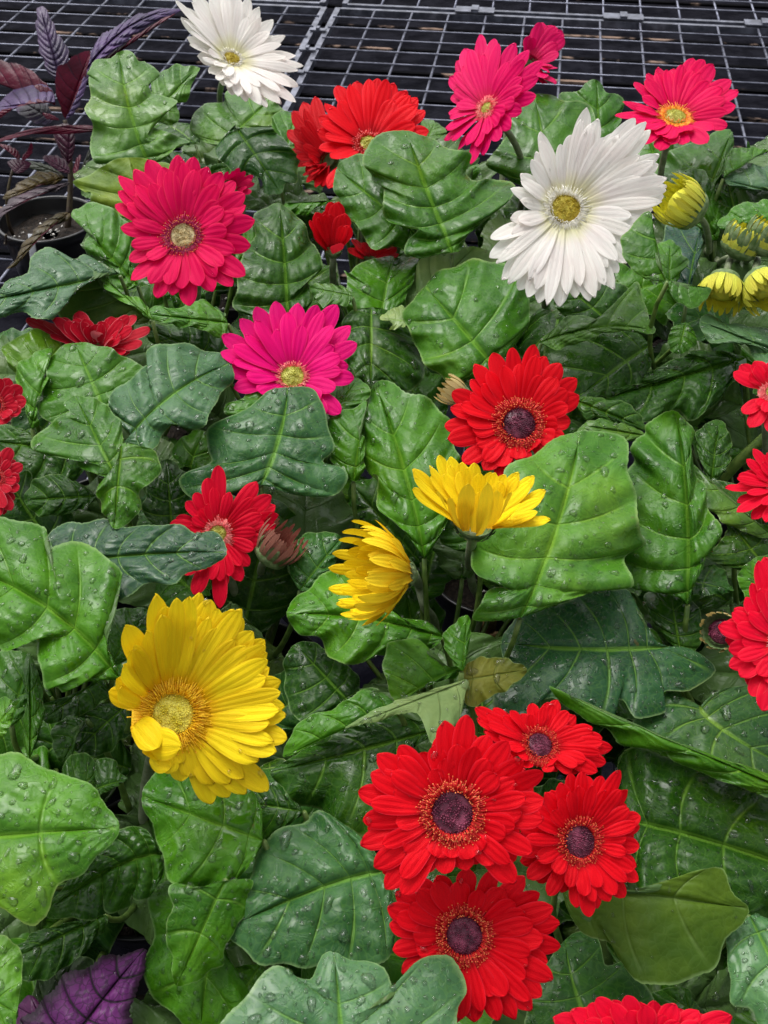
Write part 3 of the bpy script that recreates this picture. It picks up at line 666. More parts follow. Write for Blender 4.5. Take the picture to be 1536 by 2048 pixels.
# ------------------------------------------------------------------ pots
def pot(parent, c, r=.055, h=.115, soil=True, debris=0):
    a = Acc(); c = np.asarray(c, float)
    lathe(a, c, [(r * .70, 0), (r * .72, .001), (r * .93, h * .86), (r * .94, h * .87), (r * 1.0, h * .88), (r * 1.02, h * .985), (r * 1.01, h), (r * .96, h), (r * .955, h * .97), (r * .92, h * .86), (r * .88, h * .70), (1e-4, h * .68)], (0, 0, 1), 48)
    p = a.build('pot', M['pot'], parent)
    if soil:
        nr, na = 14, 40; rr = np.linspace(.01, r * .905, nr); th = np.linspace(0, 2 * np.pi, na, endpoint=False)
        V = np.stack([c[0] + rr[:, None] * np.cos(th), c[1] + rr[:, None] * np.sin(th), np.full((nr, na), c[2] + h * .80)], -1)
        V[..., 2] += .006 * vnoise(V, 130) + .010 * vnoise(V, 45); s = Acc(); s.add(V.reshape(-1, 3), gridq(nr, na, True)); 
        so_ = s.build('soil', M['soil'], p)
        if debris:
            d = Acc()
            for _ in range(debris):
                q = random.uniform(0, .85) * r; t = random.uniform(0, 6.28); cc = c + np.array([q * math.cos(t), q * math.sin(t), h * .80 + .004]); s_ = random.uniform(.0008, .0026)
                e = RNG.normal(0, 1, (6, 3)) * .25 + np.array([[1, 0, 0], [-1, 0, 0], [0, 1, 0], [0, -1, 0], [0, 0, .7], [0, 0, -.7]])
                d.add(cc + e * s_, T=[[0, 2, 4], [2, 1, 4], [1, 3, 4], [3, 0, 4], [2, 0, 5], [1, 2, 5], [3, 1, 5], [0, 3, 5]])
            tag(d.build('perlite', M['perlite'], p), kind='stuff')
    return p
PL = {}
def plant(key, px, py, label, group=None, r=.055, dz=0.0, deb=12):
    p = at(px, py, HL(py, 0)); base = np.array([p[0], p[1], 0.008])
    e = empty('gerbera_plant', np.array([p[0], p[1], .10]), label, 'gerbera', group or 'potted gerberas crowded on the bench')
    pot(e, base, r, .115, True, deb); PL[key] = e; return e
# ------------------------------------------------------------------ plants
plant('wback', 430, 250, 'gerbera with one white daisy on a tall stem beside the purple leaved plant')
plant('crimL', 330, 520, 'gerbera with one big crimson daisy, in front of the purple leaved plant')
plant('redback', 700, 410, 'gerbera with bright red daisies half hidden by a broad leaf, middle back')
plant('pink', 1030, 270, 'gerbera with two overlapping deep pink daisies against the wire mesh')
plant('cherry', 1370, 320, 'gerbera with one cherry daisy with orange stamens, farthest back on the right')
plant('wbig', 1120, 560, 'gerbera with one huge face-on white daisy with a golden eye')
plant('buds', 1470, 600, 'gerbera with four yellow-green unopened buds on grey hairy stems, at the right edge')
plant('deep', 140, 730, 'gerbera with a dark red daisy cupped upward under a folded leaf at left')
plant('mag', 610, 740, 'gerbera with one magenta pink daisy rising behind quilted leaves')
plant('rdark', 1010, 850, 'gerbera with a black-eyed red daisy just above the upright yellow daisy')
plant('right1', 1620, 830, 'gerbera at right edge with a scarlet daisy showing a yellow-orange heart')
plant('right2', 1590, 1060, 'gerbera at right edge with a side-on scarlet daisy level with the yellow ones')
plant('lefte', -60, 900, 'gerbera cut by the left edge with two red daisies one above the other')
plant('crimM', 480, 1090, 'gerbera with a red daisy behind a pointed leaf and a bronze bud beside it')
plant('yel2', 880, 1210, 'gerbera with two yellow daisies, one seen upright from the side and one nodding left')
plant('ybig', 240, 1530, 'gerbera with one large cupped golden yellow daisy, lower left')
plant('foll', 50, 1220, 'gerbera of leaves only at left edge, broad crinkled dark green foliage')
plant('folc', 600, 2010, 'gerbera of leaves only at bottom centre, with big wet quilted blades')
plant('red4', 950, 1640, 'gerbera with a clump of four overlapping red daisies with maroon eyes')
plant('right3', 1560, 1330, 'gerbera at right edge with a big red daisy and a small maroon-eyed bud')
plant('botr', 1310, 2040, 'gerbera with one red daisy cut by the bottom edge, under an olive leaf back')
PP = PL
def plants_near(c):
    h = HL(c[1], 0); p = at(c[0], c[1], h); best = None
    for k, e in PP.items():
        o = ORG[e.name]; d = math.hypot(o[0] - p[0], o[1] - p[1])
        if best is None or d < best[0]: best = (d, e)
    return best[1]
def L(outline, tip, layer, **kw):
    O = np.array(outline, float); e = kw.pop('pl', None)
    return px_leaf(PP[e] if e else plants_near(O[0] * .7 + O.mean(0) * .3), outline, tip, layer, **kw)

# ---- leaves, back to front -------------------------------------------------
L([(298,330),(240,322),(186,328),(183,282),(186,245),(165,215),(184,188),(178,152),(171,146),(190,120),(220,117),(238,104),(261,103),(280,121),(293,122),(320,150),(297,163),(302,188),(330,190),(358,200),(335,222),(308,250),(330,262),(380,282),(352,293),(330,318)], 11, 2.5, col='g', K=6, tilt=(.1,.45), curl=.1, mid=(258,215), pl='wback', label='broad pale green leaf standing upright at the back')
L([(300,235),(303,190),(305,160),(345,132),(396,134),(394,150),(378,182),(376,205),(352,205),(358,225),(357,245),(330,248)], 4, 1.2, col='g', tilt=(.2,.5), pl='wback')
L([(440,292),(400,280),(380,252),(403,208),(430,208),(448,204),(452,182),(500,172),(545,195),(563,218),(567,243),(546,253),(522,255),(480,275)], 8, .3, col='g', pl='wback')
L([(470,250),(430,298),(445,322),(458,341),(497,346),(522,361),(533,386),(562,387),(572,366),(590,364),(600,330),(585,300),(552,262),(517,254),(470,262)], 7, 1.2, col='b', tilt=(-.2,.5), mat='leaf', pl='redback')
L([(560,340),(540,300),(545,240),(555,222),(590,230),(610,270),(600,330)], 4, .2, col='m', pl='redback')
L([(300,450),(235,430),(188,412),(182,385),(165,383),(148,364),(180,349),(219,323),(258,315),(300,320),(345,335),(385,395)], 8, .8, col=(.10,.17,.012), mat='leafdry', tilt=(-.4,.1), curl=-.3, pl='crimL', label='yellow-green leaf seen from its back behind the crimson daisy')
L([(275,570),(240,583),(213,553),(200,510),(170,508),(169,490),(188,458),(180,446),(146,437),(145,422),(156,414),(182,406),(229,419),(262,458),(264,484),(246,505),(266,536)], 8, 1.6, col='m', quilt=1.6, K=7, tilt=(-.1,.5), pl='crimL')
L([(240,548),(195,522),(177,536),(169,555),(146,575),(122,596),(115,617),(104,641),(70,638),(47,625),(0,633),(-50,650),(-70,610),(-50,590),(0,577),(16,568),(49,542),(65,513),(89,497),(112,500),(143,513),(180,515)], 12, 3.2, col=(.045,.115,.055), K=7, tilt=(.15,1.1), wave=.3, curl=.1, pl='deep', drops=2, label='pale bluish leaf folded over at left edge above the dark red daisy')
L([(300,640),(230,655),(160,655),(112,625),(118,600),(146,575),(177,536),(190,545),(200,570),(225,595),(262,600)], 6, 1.6, col=(.035,.075,.010), mat='leafdry', tilt=(0,-.1), curl=-.4, wave=.4, pl='deep')
L([(305,640),(268,612),(236,600),(208,573),(190,545),(182,534),(205,540),(226,570),(250,590),(285,600)], 5, 2.4, col='p', pl='deep', quilt=.5)
L([(470,530),(478,480),(500,455),(520,449),(537,459),(530,475),(510,485),(502,520)], 4, 1.2, col='m', pl='crimL')
L([(578,645),(520,640),(470,610),(480,530),(505,470),(513,431),(536,412),(560,407),(591,431),(614,459),(628,486),(631,503),(646,525),(643,541),(614,560),(628,600),(610,625)], 7, 1.2, col='d', quilt=1.6, K=6, tilt=(.1,.6), pl='mag', label='very glossy dark green leaf beside the crimson daisy')
L([(672,400),(640,402),(614,405),(568,407),(585,425),(599,432),(616,427),(640,412)], 3, 1.3, col='m', pl='redback')
L([(905,505),(855,512),(841,516),(806,509),(814,482),(835,457),(790,447),(763,431),(760,408),(771,378),(747,363),(742,348),(724,325),(735,287),(757,270),(812,261),(845,273),(884,287),(936,306),(938,325),(932,345),(948,362),(985,355),(1023,368),(1018,400),(993,425),(960,447),(935,470),(920,500)], 15, 4.0, col='n', K=7, tilt=(.12,.55), mid=(858,390), curl=.1, quilt=1.3, pl='redback', label='broad lobed mid green leaf in front of the red daisy at the back')
L([(835,470),(835,494),(800,496),(743,494),(720,462),(689,423),(671,392),(668,368),(673,337),(690,318),(725,306),(770,325),(800,380)], 8, 2.9, col='n', tilt=(-.2,.5), curl=.25, pl='redback')
L([(1110,410),(1070,372),(1028,366),(998,347),(973,327),(982,305),(1000,292),(1022,255),(1030,208),(1068,189),(1112,193),(1160,206),(1190,225),(1185,300),(1150,370)], 9, 1.2, col='n', tilt=(0,.5), K=5, mid=(1090,300), pl='pink')
L([(1200,330),(1160,290),(1125,240),(1118,192),(1158,181),(1170,165),(1193,160),(1218,185),(1248,200),(1238,250),(1225,300)], 6, .6, col='n', tilt=(.3,.3), pl='cherry')
L([(1400,430),(1345,400),(1312,350),(1335,305),(1380,288),(1440,262),(1463,262),(1466,298),(1450,340),(1425,385)], 6, 1.0, col='n', tilt=(-.2,.6), pl='cherry')
L([(1448,355),(1450,325),(1465,300),(1488,295),(1535,300),(1505,315),(1490,330),(1468,341)], 4, 1.8, col='m', pl='cherry')
L([(1600,400),(1540,375),(1480,377),(1450,360),(1488,330),(1540,331),(1600,345)], 3, 1.3, col=(.05,.12,.06), pl='buds')
L([(1432,480),(1390,450),(1362,420),(1350,380),(1372,340),(1402,340),(1428,370),(1442,425)], 4, .7, col='n', quilt=1.8, pl='buds')
L([(1600,440),(1560,470),(1480,468),(1438,454),(1443,437),(1472,412),(1506,403),(1560,405)], 3, 2.0, col='m', wave=.5, pl='buds')
L([(1480,470),(1440,440),(1430,390),(1450,345),(1510,340),(1560,380),(1540,440)], 3, .3, col='d', pl='buds')
L([(1330,562),(1292,558),(1266,542),(1245,506),(1240,482),(1261,456),(1277,433),(1301,424),(1306,456),(1313,492),(1310,522),(1325,541)], 7, 7.6, col='n', tilt=(-.1,.45), wave=.3, curl=.05, K=4, petiole=False, pl='buds', label='smooth leaf lapping over the petal tips of the white daisy')
L([(1338,585),(1318,545),(1311,500),(1320,487),(1340,479),(1352,487),(1366,508),(1378,524),(1365,543)], 4, 2.6, col='m', petiole=False, pl='buds')
L([(1338,560),(1370,584),(1396,573),(1423,578),(1410,600),(1391,616),(1365,610),(1344,592)], 3, 5.0, col='n', wave=.4, pl='buds')
L([(1372,605),(1332,545),(1325,475),(1345,445),(1399,457),(1403,500),(1388,550)], 4, 1.5, col=(.012,.055,.035), pl='buds')
L([(1082,684),(1108,657),(1133,634),(1163,627),(1198,642),(1228,622),(1258,577),(1274,569),(1289,597),(1298,637),(1311,662),(1288,668),(1243,662),(1198,672),(1158,687),(1113,698)], 10, 2.8, col='g', tilt=(.0,1.0), mid=(1200,654), K=7, wave=.4, curl=.1, pl='wbig')
L([(1300,690),(1240,650),(1140,660),(1090,695),(1100,745),(1158,792),(1218,793),(1283,763),(1302,730)], 5, 1.0, col='d', K=4, tilt=(.2,.6), pl='wbig')
L([(1490,715),(1430,700),(1360,712),(1296,748),(1230,775),(1208,797),(1248,812),(1293,848),(1348,818),(1383,843),(1463,773),(1484,740)], 5, .3, col='d', K=5, quilt=1.5, tilt=(.1,.8), pl='right1', label='big dark glossy leaf spreading right of the red daisy')
L([(1150,800),(1163,792),(1218,799),(1258,807),(1278,830),(1293,858),(1268,857),(1203,838),(1168,835)], 5, 1.5, col='d', wave=.3, pl='rdark')
L([(1292,872),(1262,852),(1228,845),(1198,837),(1165,850),(1158,872),(1220,890),(1255,884)], 4, 1.6, col='g', wave=.3, pl='rdark')
L([(1375,1208),(1343,1186),(1298,1180),(1255,1172),(1238,1100),(1255,1000),(1250,960),(1264,921),(1253,895),(1274,882),(1297,872),(1292,850),(1318,829),(1350,821),(1370,841),(1390,864),(1381,893),(1390,929),(1409,986),(1416,1012),(1443,1050),(1443,1073),(1412,1104),(1410,1130),(1388,1172)], 13, 2.6, col='n', K=6, mid=(1375,1010), tilt=(-.35,.55), curl=.15, quilt=1.3, pl='right3', label='long dark green leaf with upcurved ribs, right of the bright broad leaf')
L([(1378,1160),(1385,1135),(1420,1130),(1450,1140),(1453,1160),(1467,1182),(1430,1189),(1387,1189)], 5, 1.6, col='b', K=2, tilt=(0,.9), quilt=.4, pl='right3')
L([(1040,1235),(985,1241),(940,1235),(966,1190),(990,1176),(1016,1173),(960,1152),(938,1110),(945,1050),(985,1000),(1010,935),(1068,909),(1113,879),(1160,862),(1200,863),(1248,882),(1262,912),(1260,945),(1273,1000),(1275,1065),(1292,1089),(1256,1118),(1258,1173),(1218,1172),(1143,1200),(1093,1217)], 13, 3.8, col=(.046,.150,.014), K=6, mid=(1115,1050), tilt=(.05,.62), quilt=1.1, curl=.08, bend=.15, pl='yel2', label='largest bright green leaf, glossy, right of the upright yellow daisy')
L([(1336,1293),(1290,1270),(1275,1225),(1255,1180),(1218,1172),(1178,1178),(1120,1205),(1060,1222),(1020,1245),(1002,1285),(1006,1330),(985,1380),(990,1420),(1040,1432),(1090,1402),(1130,1412),(1180,1436),(1223,1446),(1236,1402),(1248,1398),(1275,1440),(1331,1430),(1325,1376),(1383,1380),(1433,1344),(1403,1309),(1368,1294)], 9, 1.9, col=(.018,.074,.026), K=7, mid=(1180,1298), tilt=(-.05,.8), quilt=.55, wave=.5, drops=3.2, curl=.05, pl='right3', label='bluish dark leaf thickly beaded with large drops')
L([(1400,1412),(1433,1384),(1470,1373),(1560,1375),(1650,1450),(1630,1560),(1540,1590),(1450,1547),(1380,1500),(1320,1482),(1270,1452),(1290,1425),(1330,1386),(1370,1396)], 5, 1.6, col=(.035,.11,.03), mid=(1460,1470), K=5, tilt=(.1,.9), quilt=.45, wave=.4, curl=.05, pl='right3')
L([(1600,1592),(1480,1576),(1368,1529),(1318,1495),(1285,1496),(1248,1488),(1215,1459),(1170,1441),(1130,1413),(1098,1371),(1125,1389),(1170,1424),(1215,1431),(1245,1451),(1320,1473),(1418,1507),(1545,1552)], 9, 3.0, col='m', quilt=.5, wave=.35, curl=.5, tilt=(-.1,.5), drops=.6, pl='right3')
L([(1262,1642),(1238,1600),(1233,1540),(1280,1500),(1380,1520),(1500,1570),(1600,1600),(1700,1680),(1720,1790),(1600,1850),(1500,1852),(1400,1822),(1340,1792),(1285,1787),(1268,1740)], 8, .6, col='d', K=5, mid=(1480,1700), quilt=1.0, tilt=(.1,.8), drops=1.5, pl='botr')
L([(1124,1764),(1138,1797),(1168,1835),(1186,1837),(1208,1811),(1248,1791),(1308,1781),(1348,1756),(1428,1736),(1458,1761),(1475,1793),(1497,1817),(1488,1842),(1453,1887),(1418,1937),(1368,1967),(1293,1967),(1243,1927),(1218,1887),(1195,1873),(1160,1860),(1132,1812)], 11, 2.6, col=(.046,.098,.005), mat='leafdry', quilt=.6, wave=.2, curl=-.1, K=4, tilt=(-.05,.35), drops=.15, pl='botr', label='smooth olive leaf showing its matte underside')
L([(1500,1832),(1453,1888),(1460,1960),(1468,2006),(1505,2032),(1560,2095),(1640,2120),(1680,1950),(1600,1870),(1540,1840)], 6, 2.4, col=(.06,.16,.06), K=4, tilt=(-.2,.9), quilt=.6, wave=.3, pl='botr')
L([(1190,2075),(1110,2090),(1050,2052),(1063,1985),(1092,1930),(1130,1880),(1155,1865),(1190,1870),(1204,1888),(1208,1925),(1220,1931),(1258,1920),(1284,1946),(1300,1986),(1303,2026),(1260,2085)], 5, 1.0, col='b', mid=(1150,1980), quilt=.6, tilt=(.1,.9), wave=.4, pl='botr')
L([(1400,2100),(1330,2060),(1300,1990),(1368,1975),(1395,2010),(1440,2060)], 3, .3, col='d', pl='botr')
L([(700,2250),(520,2210),(425,2100),(448,2035),(513,1972),(555,1930),(590,1951),(625,1956),(645,1911),(668,1904),(700,1920),(740,1922),(772,1940),(798,1994),(807,1951),(833,1925),(885,1906),(914,1915),(930,1981),(915,2018),(905,2100),(850,2210)], 9, 5.8, col=(.048,.135,.055), K=6, tilt=(.05,.85), quilt=1.0, wave=.3, curl=.05, bend=.05, drops=1.8, pl='folc', label='broad pale blue-green leaf lapping over the lowest red daisy')
L([(775,1742),(740,1692),(700,1656),(640,1624),(600,1641),(565,1660),(522,1692),(500,1746),(470,1816),(455,1856),(462,1881),(495,1904),(532,1928),(590,1937),(650,1927),(700,1947),(750,1937),(785,1890),(792,1830),(800,1780)], 9, 2.8, col=(.030,.100,.030), K=6, mid=(650,1772), quilt=1.4, tilt=(-.1,.8), curl=.1, bend=.1, wave=.3, drops=1.3, pl='folc', label='broad quilted leaf left of the lowest red daisy')
L([(525,1680),(512,1590),(480,1565),(430,1556),(380,1548),(312,1543),(284,1592),(300,1650),(322,1692),(330,1740),(345,1770),(420,1782),(480,1752)], 6, 2.6, col='m', K=4, tilt=(-.2,.7), drops=1.4, pl='folc')
L([(450,1762),(390,1776),(346,1768),(340,1816),(333,1876),(345,1930),(353,1972),(400,1957),(442,1932),(448,1900),(480,1845),(505,1765)], 6, 2.9, col='m', K=3, tilt=(.2,.25), wave=.5, quilt=.6, drops=1.0, pl='folc', label='drooping very wet leaf')
L([(430,1780),(370,1750),(318,1768),(293,1800),(312,1856),(290,1906),(296,1976),(330,2018),(400,2068),(470,2090),(505,2000),(460,1930)], 8, 1.3, col='m', K=4, tilt=(-.3,.4), pl='folc')
L([(520,1930),(445,1950),(418,2000),(430,2070),(520,2090),(565,2000)], 3, .9, col='m', pl='folc')
L([(-80,1680),(-70,1560),(-20,1508),(20,1508),(60,1520),(105,1540),(150,1553),(186,1581),(222,1617),(239,1656),(222,1690),(176,1731),(116,1781),(92,1828),(66,1851),(30,1834),(-10,1815),(-70,1780)], 9, 4.4, col='p', K=3, quilt=1.3, wave=.2, tilt=(-.05,.7), curl=.18, mid=(80,1665), drops=1.2, pl='ybig', label='broad bright green leaf at lower left, cupped between three ribs')
L([(332,1704),(305,1700),(297,1668),(288,1655),(248,1654),(200,1690),(120,1780),(90,1828),(107,1837),(140,1833),(163,1847),(192,1837),(204,1792),(209,1822),(228,1829),(257,1815),(263,1788),(275,1802),(299,1801),(313,1771),(327,1742),(308,1722)], 7, 2.0, col='d', K=7, quilt=1.8, tilt=(.1,.6), mid=(215,1740), drops=1.8, pl='ybig')
L([(210,1830),(120,1850),(60,1870),(18,1920),(60,1965),(125,1940),(172,1900),(206,1862)], 3, .2, col='d', tilt=(.2,1.0), pl='ybig')
L([(-90,1960),(-40,1880),(0,1871),(25,1884),(42,1897),(43,1966),(33,2026),(22,2090),(-60,2110)], 6, 3.6, col='p', tilt=(-.1,.8), pl='ybig')
L([(60,2100),(62,2000),(80,1950),(110,1914),(152,1911),(188,1930),(152,2000),(100,2090)], 4, -.6, col=(.03,.06,.02), mat='leafdry', tilt=(0,1), pl='ybig')
# left middle
L([(238,1354),(215,1290),(198,1240),(205,1199),(240,1164),(237,1138),(217,1108),(187,1090),(129,1090),(90,1097),(94,1062),(70,1044),(44,1036),(0,1036),(-60,1050),(-80,1130),(-60,1240),(0,1301),(50,1281),(73,1272),(74,1320),(82,1360),(95,1377),(120,1368),(130,1386),(135,1366),(164,1364),(208,1360)], 15, 5.0, col='m', K=6, mid=(95,1215), quilt=1.3, tilt=(.1,.65), curl=.12, wave=.6, drops=1.5, pl='foll', label='large crinkled deep green leaf with a pale midrib at left edge')
L([(225,1325),(204,1242),(230,1221),(260,1215),(294,1221),(302,1260),(262,1312)], 4, 1.8, col='n', pl='foll')
L([(110,1130),(96,1074),(130,1048),(165,1039),(240,1049),(340,1051),(395,1061),(430,1065),(454,1104),(425,1130),(350,1160),(285,1175),(234,1201),(215,1150),(170,1115)], 8, 4.2, col=(.025,.08,.040), K=7, quilt=.8, wave=.3, tilt=(-.1,.8), curl=.05, mid=(270,1110), pl='crimM', label='pointed dark bluish leaf covering part of the mid red daisy')
L([(522,970),(460,988),(425,1003),(385,1001),(359,967),(370,946),(422,925),(411,900),(415,862),(450,837),(500,812),(535,782),(575,775),(625,776),(642,795),(655,852),(668,897),(650,925),(682,935),(692,960),(675,990),(625,994),(585,988)], 12, 2.7, col=(.022,.082,.024), K=6, mid=(560,870), quilt=1.5, tilt=(0,.62), curl=.12, wave=.3, drops=1.0, pl='mag', label='deeply quilted dark blue-green leaf below the magenta daisy')
L([(540,835),(455,832),(453,808),(488,795),(488,765),(520,752),(550,736),(568,765),(572,800)], 6, 2.6, col='m', pl='mag')
L([(262,868),(232,840),(218,800),(248,762),(297,732),(290,705),(300,692),(325,687),(380,691),(435,704),(461,726),(467,762),(436,796),(420,815),(416,851),(380,858),(342,847),(322,886),(285,895),(248,886)], 10, 3.8, col=(.042,.115,.050), K=6, tilt=(.1,.85), quilt=.9, curl=.08, mid=(350,785), drops=1.7, pl='deep', label='pale grey-green leaf with drops right of the dark red daisy')
L([(238,965),(222,958),(165,937),(145,907),(100,912),(66,897),(75,867),(115,837),(150,834),(127,808),(150,791),(185,797),(222,817),(246,862),(246,905)], 10, 4.3, col='n', K=5, tilt=(-.15,.7), quilt=1.0, drops=1.2, pl='deep')
L([(242,888),(232,930),(194,977),(202,1010),(228,1057),(262,1042),(281,1012),(285,977),(321,947),(316,912),(287,893)], 4, 4.6, col='n', K=3, tilt=(.1,.6), drops=2.0, pl='deep')
L([(210,822),(150,842),(100,846),(77,810),(92,760),(95,732),(115,697),(150,686),(190,688),(235,705),(286,737),(255,775),(225,805)], 7, 2.8, col='n', K=5, tilt=(-.1,.55), pl='deep')
L([(60,765),(25,741),(10,715),(4,697),(30,677),(75,659),(126,684),(122,705),(95,736)], 6, 2.2, col='l', pl='deep')
L([(62,855),(45,800),(30,752),(50,717),(104,697),(92,742),(95,762),(72,795),(78,842)], 4, 2.6, col='p', quilt=1.6, pl='deep')
L([(455,645),(425,610),(390,600),(355,618),(322,612),(284,627),(320,644),(360,653),(415,663),(442,680)], 5, 1.8, col='p', wave=.4, tilt=(0,.9), pl='mag')
L([(440,720),(380,700),(310,690),(290,655),(350,648),(420,660),(455,690)], 3, .6, col='d', pl='mag')
L([(660,835),(668,795),(690,765),(716,756),(742,786),(713,816)], 3, 2.0, col='n', pl='mag')
L([(706,962),(664,922),(654,845),(682,825),(712,812),(735,803),(716,832),(716,858),(729,880),(726,943)], 5, 2.0, col='m', K=3, pl='yel2')
L([(848,1115),(800,1052),(757,1020),(751,990),(762,957),(733,946),(719,920),(727,884),(730,819),(750,767),(778,764),(825,783),(881,822),(905,845),(912,900),(925,960),(905,1020),(872,1085)], 9, 1.8, col='m', mid=(808,940), K=6, tilt=(-.15,.55), pl='yel2', label='upright bright green leaf left of the upright yellow daisy')
L([(990,735),(950,757),(900,763),(865,743),(842,711),(811,649),(815,611),(850,572),(874,542),(915,532),(960,517),(1012,530),(1053,580),(1061,630),(1032,690)], 7, 2.4, col='n', K=4, quilt=1.7, tilt=(-.2,.55), curl=.3, pl='wbig', label='rounded puckered dark leaf left below the white daisy')
L([(812,628),(808,590),(825,542),(850,515),(890,498),(950,493),(1005,518),(960,548),(880,565),(842,602)], 5, 1.2, col='w', quilt=.4, tilt=(-.3,.4), mat='leafdry', pl='wbig')
L([(815,642),(808,613),(785,617),(759,637),(785,646),(779,660),(812,652)], 3, 1.4, col='w', quilt=.3, pl='wbig')
L([(760,648),(705,640),(688,600),(697,560),(685,539),(700,545),(728,523),(784,512),(790,532),(825,512),(841,520),(826,560),(812,600),(802,640)], 7, 1.1, col='m', K=4, tilt=(.2,.6), pl='mag')
L([(742,615),(688,632),(697,690),(700,735),(741,783),(782,776),(825,782),(850,735),(838,690),(812,655),(782,625)], 4, .7, col='d', quilt=1.4, pl='mag')
L([(705,592),(695,612),(669,608),(646,615),(630,595),(619,574),(640,567),(686,573)], 5, 1.8, col='g', quilt=.4, pl='mag')
# centre
L([(885,1273),(850,1243),(792,1231),(745,1190),(690,1135),(650,1148),(618,1169),(595,1194),(573,1229),(600,1266),(640,1283),(665,1312),(690,1331),(735,1323),(750,1304),(790,1312),(852,1302)], 8, 2.4, col='m', K=6, mid=(720,1235), quilt=1.2, tilt=(0,.7), drops=1.6, pl='yel2', label='bright green toothed leaf under the nodding yellow daisy')
L([(600,1180),(574,1120),(590,1080),(640,1063),(682,1075),(672,1120),(640,1165)], 4, 1.2, col='b', pl='crimM')
L([(925,1332),(880,1336),(858,1330),(848,1290),(832,1278),(790,1282),(771,1293),(769,1345),(792,1401),(858,1370),(915,1352)], 8, 2.8, col='p', K=5, quilt=1.3, pl='yel2')
L([(925,1342),(903,1319),(888,1290),(890,1264),(934,1230),(941,1269),(934,1310)], 4, 3.4, col='m', K=3, pl='yel2')
L([(922,1362),(930,1335),(945,1319),(983,1314),(1018,1319),(1054,1339),(1028,1369),(983,1394),(935,1414)], 5, 2.8, col='o', mat='leafdry', K=3, quilt=.4, pl='red4', label='yellowing olive leaf above the cluster of red daisies')
L([(932,1362),(880,1374),(838,1388),(790,1402),(740,1425),(690,1456),(745,1444),(800,1428),(833,1430),(853,1459),(867,1492),(895,1466),(916,1440),(930,1395)], 5, 3.6, col='w', mat='leafdry', quilt=.2, wave=.2, tilt=(.1,.7), curl=.1, pl='red4', label='pale dull leaf back curling over, left above the red cluster')
L([(790,1412),(740,1378),(700,1397),(640,1427),(600,1440),(578,1480),(566,1514),(600,1502),(660,1472),(725,1445)], 6, 2.6, col='m', wave=.4, pl='red4')
L([(870,1460),(790,1430),(700,1452),(620,1495),(575,1520),(540,1545),(570,1585),(600,1606),(640,1621),(680,1656),(735,1662),(770,1600),(800,1520)], 5, 1.9, col='d', K=5, quilt=.7, tilt=(-.1,.8), drops=1.2, pl='red4')
L([(605,1622),(570,1590),(540,1564),(505,1580),(494,1605),(500,1656),(520,1692),(566,1658)], 4, 2.1, col='d', pl='folc')
L([(700,1405),(600,1442),(573,1390),(568,1330),(590,1288),(640,1290),(705,1340),(722,1380)], 4, .7, col='d', pl='crimM')
L([(60,1532),(47,1480),(46,1440),(55,1400),(44,1345),(60,1309),(83,1369),(87,1435),(68,1490)], 5, 2.6, col='n', wave=.4, pl='foll')
L([(20,1450),(-25,1400),(-15,1320),(20,1299),(60,1310),(72,1350),(52,1420)], 4, 1.4, col='n', pl='foll')
L([(-20,1470),(-10,1400),(28,1406),(10,1470)], 2, 3.0, col='p', pl='foll')
L([(200,1355),(160,1385),(88,1409),(86,1440),(108,1448),(148,1438),(190,1414),(216,1392)], 3, 1.2, col='d', pl='foll')
L([(172,1440),(146,1451),(142,1480),(150,1500),(124,1526),(108,1500),(104,1458),(140,1432)], 4, 1.5, col='d', pl='ybig')
L([(130,1612),(124,1540),(150,1506),(180,1512),(196,1540),(191,1572),(162,1612)], 4, 1.8, col='d', pl='ybig')
L([(192,1578),(190,1530),(205,1516),(230,1520),(240,1545),(255,1557),(236,1571),(202,1588)], 5, 1.8, col='d', pl='ybig')
L([(265,1400),(172,1420),(144,1460),(150,1502),(200,1512),(242,1482),(272,1452)], 3, .9, col='d', pl='ybig')
L([(185,905),(90,880),(20,850),(-30,880),(0,930),(60,950),(70,1002),(150,962)], 3, 1.2, col='d', quilt=1.4, pl='lefte')
L([(192,992),(120,950),(70,960),(48,1000),(82,1032),(152,1022)], 3, 1.6, col='d', quilt=1.4, pl='lefte')
L([(345,1065),(288,1030),(300,960),(332,918),(382,960),(392,1040)], 3, .8, col='d', pl='crimM')
L([(1550,1075),(1469,1013),(1417,964),(1387,929),(1400,980),(1420,1022),(1482,1062)], 3, 2.0, col='g', wave=.3, quilt=.4, pl='right2')
L([(1545,1150),(1420,1122),(1425,1100),(1455,1060),(1445,1027),(1480,1032),(1536,1065),(1590,1100)], 4, 1.4, col='d', pl='right2')
L([(1485,1035),(1417,965),(1450,963),(1502,980),(1522,1002)], 3, 1.2, col='d', pl='right2')
L([(1422,965),(1396,905),(1396,861),(1438,840),(1462,877),(1455,934)], 3, .5, col='d', quilt=1.8, pl='right1')
L([(1620,730),(1560,660),(1493,652),(1448,642),(1413,629),(1399,642),(1408,667),(1428,688),(1483,685),(1503,712),(1545,742)], 5, 2.2, col=(.055,.13,.055), K=6, tilt=(.1,1.0), wave=.4, pl='right1', label='pale wavy leaf at right edge under the yellow buds')
L([(1372,645),(1343,657),(1337,690),(1356,709),(1393,688),(1386,660)], 3, 1.6, col='n', pl='wbig')
L([(1570,1205),(1500,1202),(1476,1160),(1485,1135),(1511,1117),(1570,1108)], 3, 2.0, col='m', quilt=.4, pl='right3')
L([(850,292),(838,262),(849,239),(870,243),(893,263),(870,282)], 3, 1.0, col='g', pl='redback')
L([(1225,650),(1150,645),(1110,610),(1130,570),(1200,560),(1255,575),(1262,620)], 3, 1.3, col='d', pl='wbig')
